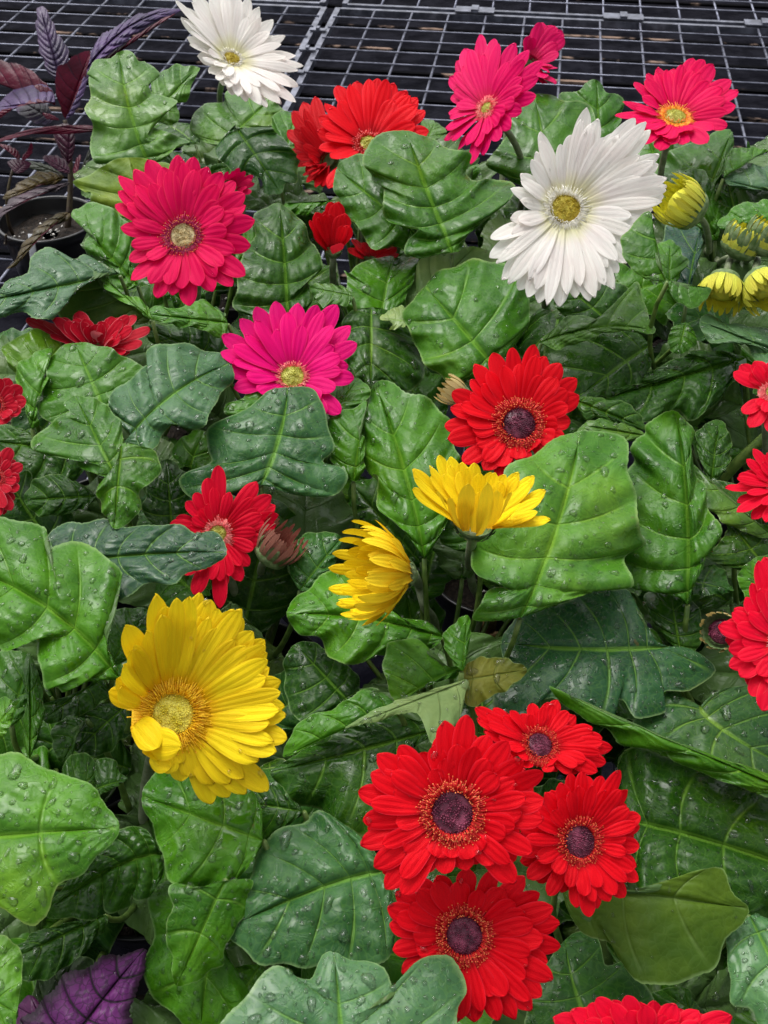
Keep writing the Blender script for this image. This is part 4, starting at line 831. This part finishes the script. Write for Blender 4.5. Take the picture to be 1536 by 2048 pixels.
L([(960,1105),(890,1090),(850,1030),(880,990),(950,990),(980,1050)], 3, .8, col='d', pl='yel2')
L([(1360,1300),(1310,1250),(1290,1190),(1340,1180),(1400,1220),(1400,1290)], 3, .6, col='d', pl='right3')
L([(330,440),(300,470),(250,470),(300,420)], 2, .3, col='d', pl='crimL')
# understory: random darker leaves lower down
rr = np.random.default_rng(3)
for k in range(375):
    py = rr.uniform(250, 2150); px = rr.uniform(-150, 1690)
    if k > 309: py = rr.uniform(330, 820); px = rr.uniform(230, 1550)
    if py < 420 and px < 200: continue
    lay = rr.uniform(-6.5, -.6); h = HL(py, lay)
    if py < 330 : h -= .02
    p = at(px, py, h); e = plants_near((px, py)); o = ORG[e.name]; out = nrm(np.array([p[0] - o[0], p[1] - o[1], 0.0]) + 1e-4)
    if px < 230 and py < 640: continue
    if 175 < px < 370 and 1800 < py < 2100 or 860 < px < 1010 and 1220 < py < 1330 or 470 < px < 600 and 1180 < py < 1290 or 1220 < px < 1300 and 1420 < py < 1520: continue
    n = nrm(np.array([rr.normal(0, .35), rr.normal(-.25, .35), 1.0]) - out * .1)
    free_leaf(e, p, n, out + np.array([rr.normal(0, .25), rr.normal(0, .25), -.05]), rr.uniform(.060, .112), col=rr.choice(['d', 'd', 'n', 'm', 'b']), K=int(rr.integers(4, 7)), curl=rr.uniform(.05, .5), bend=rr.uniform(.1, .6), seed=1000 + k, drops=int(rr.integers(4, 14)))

# ---- flowers ----------------------------------------------------------------
flower(PP['wback'], (463,120), 6, (.45,.50), 26, [(352,0),(378,-25),(420,-40),(465,-42),(500,-8),(519,15),(548,38),(571,72),(592,110),(607,133),(597,172),(592,206),(560,205),(521,212),(478,192),(457,177),(436,160),(405,120),(379,88),(366,40)], 'white', 'white daisy turned to the right', wf=.18, cup=.22, tipp=1.5, stempx=[(440,185,.33), (445,260,.25)], N=44, rows=((.85,.04,.9),), calyx_d=.8)
flower(PP['crimL'], (367,474), 6, (-.04,.16), 42, [(355,308),(388,314),(415,332),(445,345),(470,362),(490,388),(492,410),(511,442),(502,492),(491,552),(465,572),(428,584),(378,612),(345,592),(312,596),(262,562),(258,520),(241,455),(230,408),(238,382),(236,350),(268,338),(296,318),(325,335)], 'crimson', 'large crimson daisy with an orange-ringed cream eye', wf=.25, back=False, tipp=2.0, cup=.10, rows=((.80,.04,.95),), N=54, drops=6, sunk=.1, dome=.15)
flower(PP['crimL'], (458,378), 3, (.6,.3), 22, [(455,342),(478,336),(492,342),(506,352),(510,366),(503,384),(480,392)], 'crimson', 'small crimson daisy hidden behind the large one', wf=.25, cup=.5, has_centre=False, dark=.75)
flower(PP['redback'], (738,290), 2.6, (.05,.42), 32, [(757,155),(790,167),(815,180),(836,196),(851,220),(858,262),(840,305),(790,345),(740,365),(695,368),(655,376),(637,298),(633,262),(638,235),(650,205),(674,172),(712,161)], 'redback', 'bright red daisy partly covered by a broad leaf', wf=.28, back=False, cup=.12, N=46)
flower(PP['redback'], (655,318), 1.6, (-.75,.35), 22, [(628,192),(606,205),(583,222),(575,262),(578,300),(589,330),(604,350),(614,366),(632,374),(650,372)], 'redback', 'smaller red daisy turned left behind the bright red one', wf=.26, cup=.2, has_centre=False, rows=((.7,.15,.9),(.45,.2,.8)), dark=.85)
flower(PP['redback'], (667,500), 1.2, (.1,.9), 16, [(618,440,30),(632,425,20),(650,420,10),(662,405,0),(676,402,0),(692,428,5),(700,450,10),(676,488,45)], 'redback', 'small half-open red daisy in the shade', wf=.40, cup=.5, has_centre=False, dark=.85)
flower(PP['redback'], (740,520), .8, (.1,.9), 16, [(695,495),(705,478),(735,483),(765,488),(794,495),(798,510),(780,525)], 'redback', 'red daisy deep under the broad leaf, shade tinted into its petals', wf=.34, cup=.2, has_centre=False, dark=.65)
flower(PP['pink'], (975,218), 4.5, (-.85,.40), 27, [(958,68),(988,78),(1030,84),(1060,100),(1085,122),(1078,155),(1072,192),(1045,222),(1022,256),(998,282),(968,310),(943,330),(915,300),(888,282),(890,255),(898,225),(903,190),(899,155),(913,120),(928,98)], 'pink', 'deep pink daisy facing half left', wf=.24, back=False, cup=.05, N=44, twist=.22)
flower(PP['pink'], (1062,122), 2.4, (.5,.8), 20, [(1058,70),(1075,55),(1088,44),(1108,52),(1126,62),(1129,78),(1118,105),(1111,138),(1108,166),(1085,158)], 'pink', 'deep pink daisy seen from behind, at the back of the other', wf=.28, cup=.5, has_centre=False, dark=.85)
flower(PP['cherry'], (1350,236), 4, (.05,.62), 36, [(1318,133),(1345,138),(1388,115),(1408,120),(1428,128),(1462,160),(1478,180),(1472,212),(1455,252),(1413,288),(1368,288),(1340,290),(1318,300),(1275,290),(1245,265),(1229,233),(1245,202),(1268,165),(1295,145)], 'cherry', 'cherry pink daisy with orange stamens', wf=.26, back=False, cup=.14, N=42, filrows=2, rows=((.8,.04,.95),))
flower(PP['wbig'], (1130,420), 6.3, (.05,.15), 46, [(1175,214),(1197,237),(1235,262),(1270,237),(1302,258),(1320,309),(1318,328),(1315,350),(1335,371),(1327,394),(1307,418),(1310,455),(1285,500),(1255,527),(1237,545),(1229,581),(1199,582),(1178,604),(1152,596),(1118,615),(1077,607),(1055,596),(1037,580),(1003,562),(979,515),(981,478),(1020,438),(1020,378),(1040,347),(1071,303),(1080,262),(1141,270)], 'white', 'huge white daisy with a golden eye', wf=.20, back=False, cup=.13, N=66, drops=60, dome=.2, rows=((.93,.03,.85),), tipp=1.6)
flower(PP['deep'], (188,700), 1.8, (.0,1.0), 26, [(52,636),(88,645),(120,638),(156,624),(185,650),(212,648),(240,634),(273,632),(300,656),(285,688),(250,706),(100,670)], 'deepred', 'dark red daisy cupped upward, petal backs pale', wf=.30, cup=.30, has_centre=False, rows=((.7,.2,1.0),(.55,.25,.9)))
flower(PP['mag'], (585,756), 2.6, (.05,.40), 34, [(550,601),(595,606),(635,609),(674,610),(702,650),(714,687),(697,730),(709,757),(681,826),(650,833),(600,850),(555,850),(505,825),(467,778),(446,740),(441,705),(443,668),(480,637),(512,612)], 'magenta', 'magenta pink daisy with a yellow-green eye', wf=.26, back=False, cup=.12, N=50, rows=((.78,.05,.9),))
flower(PP['rdark'], (1037,850), 3.1, (.05,.22), 52, [(948,727),(985,706),(1026,694),(1070,690),(1091,711),(1121,727),(1155,757),(1159,793),(1142,842),(1130,880),(1090,905),(1048,925),(998,957),(968,942),(925,925),(895,880),(889,852),(900,817),(904,784),(940,760)], 'red', 'red daisy with a near-black eye', wf=.27, back=False, cup=.08, N=70, filrows=4, rows=((.80,.04,.95),))
bud(PP['rdark'], (935,800), (-.9,.5,.2), 62, 22, 26, 14, 'cream', 1.6, 'pale beige bud peeking out behind the red daisy', w=.07)
flower(PP['right1'], (1545,785), 3.5, (-.2,.35), 26, [(1545,722),(1510,722),(1480,729),(1466,745),(1486,826),(1500,857),(1545,868),(1600,840),(1625,780),(1590,730)], 'scarlet', 'scarlet daisy with yellow-orange heart', wf=.42, cup=.10, back=False, rows=((.7,.1,.8),))
flower(PP['right2'], (1565,975), 3.5, (-.2,.6), 28, [(1545,885),(1506,898),(1493,917),(1477,951),(1449,974),(1473,1026),(1530,1044),(1600,1050),(1650,980),(1610,900)], 'scarlet', 'scarlet daisy reaching in from the right edge', wf=.24, cup=.25, rows=((.8,.08,.9),))
flower(PP['right3'], (1568,1290), 5, (-.25,.3), 36, [(1530,1112),(1517,1121),(1503,1165),(1490,1195),(1468,1216),(1463,1226),(1436,1251),(1456,1299),(1458,1333),(1478,1353),(1503,1392),(1524,1423),(1600,1440),(1680,1350),(1690,1250),(1640,1150),(1570,1105)], 'scarlet', 'big red daisy cut by the right edge', wf=.30, cup=.12, rows=((.8,.06,.95),))
bud(PP['right3'], (1448,1264), (-.55,.15,.9), 44, 34, 36, 20, 'cream', 2.2, 'small opening bud with maroon eye and cream-green fringe', cal=.9, w=.10, rows=1, centre_mat='disc_dark')
flower(PP['lefte'], (-12,812), 4, (.4,.3), 24, [(20,756),(44,774),(53,800),(42,825),(14,846),(-30,862),(-60,800),(-30,750)], 'deepred', 'red daisy at left edge, upper of two', wf=.45, cup=.25, rows=((.8,.05,.9),))
flower(PP['lefte'], (-12,958), 4, (.4,.4), 24, [(22,895),(46,930),(40,955),(38,980),(22,1021),(-5,1035),(-50,1000),(-60,930),(-20,888)], 'deepred', 'red daisy at left edge, lower of two', wf=.38, cup=.2, rows=((.8,.05,.9),))
flower(PP['crimM'], (436,1068), 2.2, (.15,.15), 32, [(437,930),(415,956),(390,985),(372,1003),(352,1035),(340,1047),(352,1100),(368,1150),(388,1190),(440,1218),(445,1180),(483,1163),(499,1132),(542,1087),(553,1050),(558,1030),(552,1011),(543,991),(515,963)], 'scarlet', 'bright red daisy with pink stamens', wf=.28, cup=.08, back=False, rows=((.75,.04,.8),), twist=.25)
bud(PP['crimM'], (530,1122), (.75,.85,.35), 84, 38, 46, 18, 'bronze', 1.2, 'bronze-tipped closed bud on a green cup', cal=.62, w=.055, stempx=[(520,1165,.20)])
flower(PP['yel2'], (950,1046), 7.0, (.06,1.05), 40, [(825,935),(858,932),(877,908),(900,914),(923,922),(949,927),(981,942),(1010,950),(1038,942),(1069,953),(1092,978),(1102,1040,40),(1076,1023,60),(1020,985,110),(975,962,125),(938,968,120),(903,994,110),(825,979,60)], 'yellow', 'yellow daisy seen upright from the side', wf=.22, cup=.55, has_centre=False, rows=((.88,.02,1.0),), back=False, arch=-.04, calyx_d=.75, stempx=[(938,1125,.235),(945,1170,.20),(958,1240,.15)])
flower(PP['ybig'], (345,1430), 6.0, (.30,.26), 74, [(250,1250,110),(310,1187,80),(332,1212,70),(378,1192,50),(401,1184),(421,1199),(437,1217),(467,1217),(487,1236),(506,1263),(530,1279),(534,1305),(540,1336),(562,1362),(571,1411),(573,1431),(575,1477),(553,1505),(538,1581,0),(492,1589,-10),(458,1595,-10),(424,1609,-10),(363,1563,20),(335,1548,40),(300,1517,80),(217,1385,70),(232,1359,90),(262,1300,110)], 'yellow', 'large cupped golden daisy', wf=.21, cup=.30, N=74, filrows=4, drops=14, rows=((.94,.02,.9),), back=False, extra=((268,1445,20,318,1497,95,1.25),(288,1490,5,364,1492,105,1.35),(300,1515,0,345,1535,80,1.0)), dome=.12, calyx_d=.9)
flower(PP['red4'], (1078,1492), 4.6, (.25,.62), 40, [(950,1415),(985,1418),(1024,1420),(1063,1407),(1098,1403),(1114,1400),(1153,1431),(1185,1455),(1205,1474),(1224,1497),(1213,1525),(1195,1545),(1145,1545),(1100,1545),(1050,1535),(1010,1520),(985,1490),(968,1465),(955,1440)], 'red', 'red daisy tilted away, top of the cluster', wf=.27, cup=.14, N=64, drops=10, dome=.2, rows=((.84,.05,.95),))
flower(PP['red4'], (1157,1683), 5.0, (.25,.22), 50, [(1141,1546),(1163,1543),(1205,1552),(1240,1540),(1257,1580),(1279,1631),(1281,1652),(1279,1692),(1275,1733),(1276,1760),(1251,1795),(1218,1803),(1196,1818),(1177,1834),(1153,1817),(1095,1791),(1054,1756),(1032,1700),(1037,1650),(1060,1610),(1090,1585),(1118,1565)], 'red', 'red daisy at the right of the cluster', wf=.25, cup=.12, N=70, drops=14, dome=.22, rows=((.82,.05,.9),))
flower(PP['red4'], (928,1870), 5.0, (.0,.22), 58, [(876,1750),(934,1735),(990,1738),(1050,1752),(1080,1786),(1107,1814),(1121,1845),(1121,1893),(1096,1925),(1107,1958),(1084,1993),(1064,2021),(1032,2041),(997,2042),(950,2046),(905,2050),(860,2020),(820,1985),(803,1948),(785,1900),(778,1850),(774,1814),(790,1785),(835,1757)], 'red', 'red daisy at the bottom of the cluster', wf=.26, back=False, cup=.08, N=84, filrows=4, drops=26, dome=.18, rows=((.86,.04,1.0),))
flower(PP['red4'], (905,1625), 7.6, (-.05,.16), 66, [(891,1440),(934,1429),(978,1470),(1016,1483),(1048,1521),(1087,1545),(1090,1600),(1088,1638),(1040,1665),(1066,1704),(1032,1768),(988,1728),(934,1742),(887,1748),(845,1745),(805,1790),(770,1779),(748,1735),(719,1690),(725,1640),(716,1583),(741,1546),(753,1509),(798,1491),(868,1490)], 'red', 'largest red daisy, nearest in the cluster', wf=.25, cup=.08, N=84, filrows=4, drops=22, dome=.12, sunk=.15, rows=((.80,.03,.95),))
flower(PP['botr'], (1300,2115), 4.0, (.0,.6), 44, [(1105,2036),(1140,2020),(1176,2010),(1192,1997),(1223,2000),(1251,1991),(1309,2000),(1350,2007),(1400,2022),(1464,2031),(1495,2070),(1480,2120),(1400,2180),(1290,2200),(1180,2180),(1100,2100)], 'scarlet', 'red daisy cut by the bottom edge', wf=.30, cup=.20, rows=((.85,.05,1.0),), drops=8)
# nodding yellow flower: axis points left in the picture
def side_flower(parent, c, axis, R, spread, style, label, layer, stempx, n1=17, wf=.2):
    P0 = at(c[0], c[1], HL(c[1], layer)); n = camdir(*axis); z0 = (P0 - CP) @ CF; mpp = z0 / F; a, b = basis(n); acc = Acc(); r = 26 * mpp
    for k, (fr, ln, cnt) in enumerate(((1.0, 1.0, n1), (.82, .93, n1), (1.12, .62, n1 - 4), (.60, .80, n1 - 5))):
        for i in range(cnt):
            th = (i + .37 * k + random.uniform(-.15, .15)) * 2 * math.pi / cnt; rh = a * math.cos(th) + b * math.sin(th)
            L_ = R * mpp * ln * random.uniform(.86, 1.06)
            tip = P0 + n * L_ + rh * spread * mpp * fr * random.uniform(.9, 1.1); base = P0 + rh * r * (.95 - .12 * k)
            petal(acc, base, tip, -rh, wf * R * mpp * .5 * random.uniform(.85, 1.1), rh, arch=-.03, twist=random.uniform(-.2, .2), bulge=.5, notch=.03, narrow=.55, cupx=random.uniform(.1, .35))
    o = acc.build('flower', PET[style], parent); o['label'] = label
    calyx(o, P0 + n * r * .1, n, r * 1.05, r * .8, .003, rows=3, N=18); centre(o, P0 + n * r * .4, n, r * .8, M['disc_dark'], N=120)
    stem(o, P0 - n * r * .6, -n, origin(parent), px=stempx); return o
side_flower(PP['yel2'], (812,1148), (-1.3, .12, .55), 128, 92, 'yellow', 'yellow daisy nodding to the left, seen from the side', 5.5, [(836,1165,.245),(850,1215,.22),(872,1268,.17)])
# buds at right edge
bud(PP['buds'], (1397,432), (-.80,.42,.35), 88, 42, 42, 22, 'lemon', 4.6, 'plump lemon yellow bud pointing left on a bent stem', w=.062, rows=5, cal=.40, stempx=[(1412,455,.345),(1418,500,.30),(1408,545,.26)])
bud(PP['buds'], (1468,512), (.35,.75,.45), 62, 38, 30, 26, 'lemon', 3.0, 'green overlapping bud with a yellow crown, left of the pair', w=.09, rows=3, cal=1.0, stempx=[(1440,525,.29),(1425,560,.25)])
bud(PP['buds'], (1512,505), (.35,.75,.45), 64, 38, 31, 26, 'lemon', 3.2, 'green bud with a yellow crown at the very right edge', w=.09, rows=3, cal=1.0, stempx=[(1495,520,.29),(1475,560,.25)])
bud(PP['buds'], (1452,546), (-.25,-.85,.25), 72, 32, 46, 22, 'lemon', 3.2, 'half open lemon bud hanging like an umbrella', w=.10, rows=3, cal=.62, stempx=[(1462,520,.33),(1470,560,.24)])
bud(PP['buds'], (1508,548), (.30,-.75,.55), 72, 32, 44, 22, 'lemon', 3.4, 'half open lemon bud cut by the right edge', w=.10, rows=3, cal=.62, stempx=[(1515,520,.33),(1500,560,.24)])
# thick bare stem at right
a_ = Acc(); tube(a_, bez([at(1560, 850, .27), at(1490, 905, .25), at(1430, 975, .20)], 14), .0042, .0048, 10); a_.build('stem', M['petiole'], PP['right1'])

# ------------------------------------------------------------------ purple leaved plants
def purple_leaf(parent, outline, tip, layer, tilt, col, mid=None, K=7, base_h=None, curl=.2, **kw):
    return px_leaf(parent, outline, tip, layer, tilt=tilt, mid=mid, col=col, K=K, quilt=kw.pop('quilt', .8), wave=.15, curl=curl, mat=kw.pop('mat', 'purple'), serr=.012, drops=kw.pop('drops', 0), base_h=base_h, petiole=False, **kw)
ph = at(95, 440, .12); pe = empty('purple_leaved_plant', np.array([ph[0], ph[1], .10]), 'purple leaved plant with long toothed metallic leaves in a black pot, back left', 'plant')
pot(pe, np.array([ph[0], ph[1], .008]), .064, .115, True, 40)
SIL = (.066,.044,.125); WIN = (.075,.003,.018); DKP = (.040,.008,.024); OLV = (.055,.040,.008)
top = at(132, 240, .235)
sa = Acc(); tube(sa, bez([np.array([ph[0] + .02, ph[1] + .01, .10]), at(150, 330, .17), at(130, 240, .225)], 12), .0042, .0026, 10); sa.build('stem', M['pstem'], pe)
sa = Acc(); tube(sa, bez([np.array([ph[0] - .05, ph[1] + .0, .10]), at(0, 420, .16), at(28, 330, .20)], 10), .0024, .0016, 8); sa.build('stem', M['pstem'], pe)
sa = Acc(); tube(sa, bez([np.array([ph[0] - .055, ph[1] - .02, .10]), at(12, 500, .14), at(12, 470, .18)], 10), .002, .0014, 8); sa.build('stem', M['pstem'], pe)
purple_leaf(pe, [(122,165),(100,150),(82,110),(74,70),(73,25),(80,13),(92,18),(112,60),(136,100),(138,130),(130,155)], 5, 0, (-.1,.3), (.052,.038,.090), base_h=.30, K=13, quilt=.9)
purple_leaf(pe, [(170,145),(178,110),(195,80),(240,48),(300,22),(358,18),(350,27),(300,50),(250,85),(205,118)], 5, 0, (.0,.8), SIL, base_h=.315, mid=(255,55), K=9)
purple_leaf(pe, [(172,150),(205,120),(250,87),(300,52),(352,26),(310,56),(262,88),(215,125)], 4, 0, (.1,-.2), WIN, base_h=.308, K=9)
purple_leaf(pe, [(132,238),(116,200),(110,160),(118,135),(150,112),(180,102),(176,130),(168,170),(150,215)], 5, 0, (.3,-.1), WIN, base_h=.295, curl=-.2, quilt=.3)
purple_leaf(pe, [(132,236),(150,200),(165,165),(172,140),(178,150),(168,185),(150,225)], 3, 0, (.6,.5), SIL, base_h=.290)
purple_leaf(pe, [(110,210),(85,180),(40,155),(0,148),(-50,150),(-60,135),(0,120),(50,135),(90,165)], 4, 0, (-.2,-.05), WIN, base_h=.290, quilt=.3)
purple_leaf(pe, [(108,205),(95,170),(60,168),(20,185),(-10,215),(-10,235),(20,215),(50,190)], 4, 0, (-.3,.9), SIL, base_h=.282)
purple_leaf(pe, [(110,210),(105,182),(80,170),(68,173),(80,180),(98,200)], 3, 0, (.2,.0), WIN, base_h=.286, quilt=.3)
purple_leaf(pe, [(105,240),(95,210),(65,195),(40,200),(28,215),(50,235),(85,250)], 3, 0, (-.2,.9), (.10,.08,.15), base_h=.262)
purple_leaf(pe, [(34,215),(20,220),(5,230),(-25,260),(-30,250),(0,222)], 4, 0, (-.2,-.1), WIN, base_h=.27)
purple_leaf(pe, [(118,240),(105,230),(85,226),(95,238)], 2, 0, (.1,.0), WIN, base_h=.275, quilt=.2)
purple_leaf(pe, [(125,252),(80,255),(35,265),(-20,290),(20,270),(60,268),(125,268),(190,265),(262,266),(210,255),(165,250)], 8, 0, (.0,-.1), WIN, base_h=.33, K=12, quilt=.3, mid=(160,258), label='narrow wine red leaf reaching right across the green leaf')
purple_leaf(pe, [(135,330),(115,290),(105,255),(140,250),(150,290)], 3, 0, (.0,.1), DKP, base_h=.215)
purple_leaf(pe, [(128,355),(110,345),(75,345),(40,365),(5,395),(30,395),(70,372),(105,370)], 4, 0, (.1,.5), OLV, base_h=.205, mat='purple')
purple_leaf(pe, [(140,365),(100,372),(55,382),(20,400),(-10,430),(-5,440),(30,410),(70,392),(115,382)], 4, 0, (.0,.7), (.07,.055,.07), base_h=.200)
purple_leaf(pe, [(138,425),(110,430),(75,455),(45,490),(30,520),(12,538),(40,525),(70,480),(100,455),(135,440)], 5, 0, (.1,.6), OLV, base_h=.19)
purple_leaf(pe, [(125,350),(95,330),(55,322),(45,330),(70,340),(100,352)], 2, 0, (.0,.9), (.035,.05,.022), base_h=.195)
purple_leaf(pe, [(140,345),(130,320),(105,310),(85,315),(100,330),(125,345)], 3, 0, (-.1,.6), DKP, base_h=.22)
purple_leaf(pe, [(30,345),(15,325),(30,318),(55,322),(62,330),(45,345)], 3, 0, (.0,.4), DKP, base_h=.215)
purple_leaf(pe, [(38,322),(38,305),(20,292),(0,288),(5,296),(28,308)], 3, 0, (.0,.3), WIN, base_h=.22)
purple_leaf(pe, [(45,322),(60,312),(66,298),(62,284),(56,300),(46,310)], 3, 0, (.0,.2), WIN, base_h=.225)
purple_leaf(pe, [(158,360),(165,330),(178,300),(183,290),(178,325),(168,358)], 3, 0, (.3,.3), (.05,.06,.045), base_h=.21)
purple_leaf(pe, [(150,370),(152,345),(162,315),(156,312),(146,340)], 2, 0, (.3,.3), WIN, base_h=.215)
ta = Acc(); tube(ta, bez([at(72, 545, .14), at(66, 505, .165), at(62, 468, .185)], 6), .006, .0045, 10, flat=.14); ta.build('plant_tag', M['ptag'], pe)
pb_ = at(235, 2120, .10); pe2 = empty('purple_leaved_plant', np.array([pb_[0], pb_[1], .09]), 'purple leaved plant with one violet leaf netted in dark veins, bottom left corner', 'plant')
pot(pe2, np.array([pb_[0], pb_[1], .0]), .052, .110, True, 14)
M['violet'] = leaf_material('violet_leaf', wet=.2, vein=(.010, .014, .008), veinmix=.97, under=(.075, .006, .018), rough=.34, purple=True, edgedark=True, vfine=.6)
purple_leaf(pe2, [(95,2150),(45,2060),(72,2014),(98,1985),(130,1956),(176,1928),(220,1914),(247,1911),(291,1896),(289,1925),(278,1970),(262,2022),(250,2060),(180,2140)], 8, 1.2, (.05,.75), (.13,.028,.155), mid=(195,2012), K=7, mat='violet', curl=.15, quilt=1.0, label='violet leaf with dark netted veins', drops=.2)
purple_leaf(pe2, [(130,2140),(70,2110),(30,2050),(60,1990),(110,2060)], 3, -.2, (-.2,.6), (.06,.015,.06), K=6)
# second small black soil spot and debris: twigs and bark pieces on the soil at the centre gap
ba = Acc()
for (x, y, h, s) in ((975, 1248, .13, .011), (985, 1275, .125, .008), (960, 1300, .12, .006)):
    c = at(x, y, h); V = nrm(RNG.normal(0, 1, (60, 3)))
    lathe(ba, c, [(1e-4, -s * 1.5), (s * .5, -s * 1.2), (s * .7, -s * .4), (s * .55, s * .5), (s * .3, s * 1.2), (1e-4, s * 1.4)], nrm(np.array([.3, -.4, .9])), 10, wob=lambda th: .18 * np.sin(3 * th))
tag(ba.build('bark_chip', M['bark']), 'tan bark chips in the gap below the upright yellow daisy', 'bark chip')
d_ = DROPS.build('water_droplets', M['water']); tag(d_, 'clear rain drops beading on leaves and petals', 'water drops', kind='stuff')
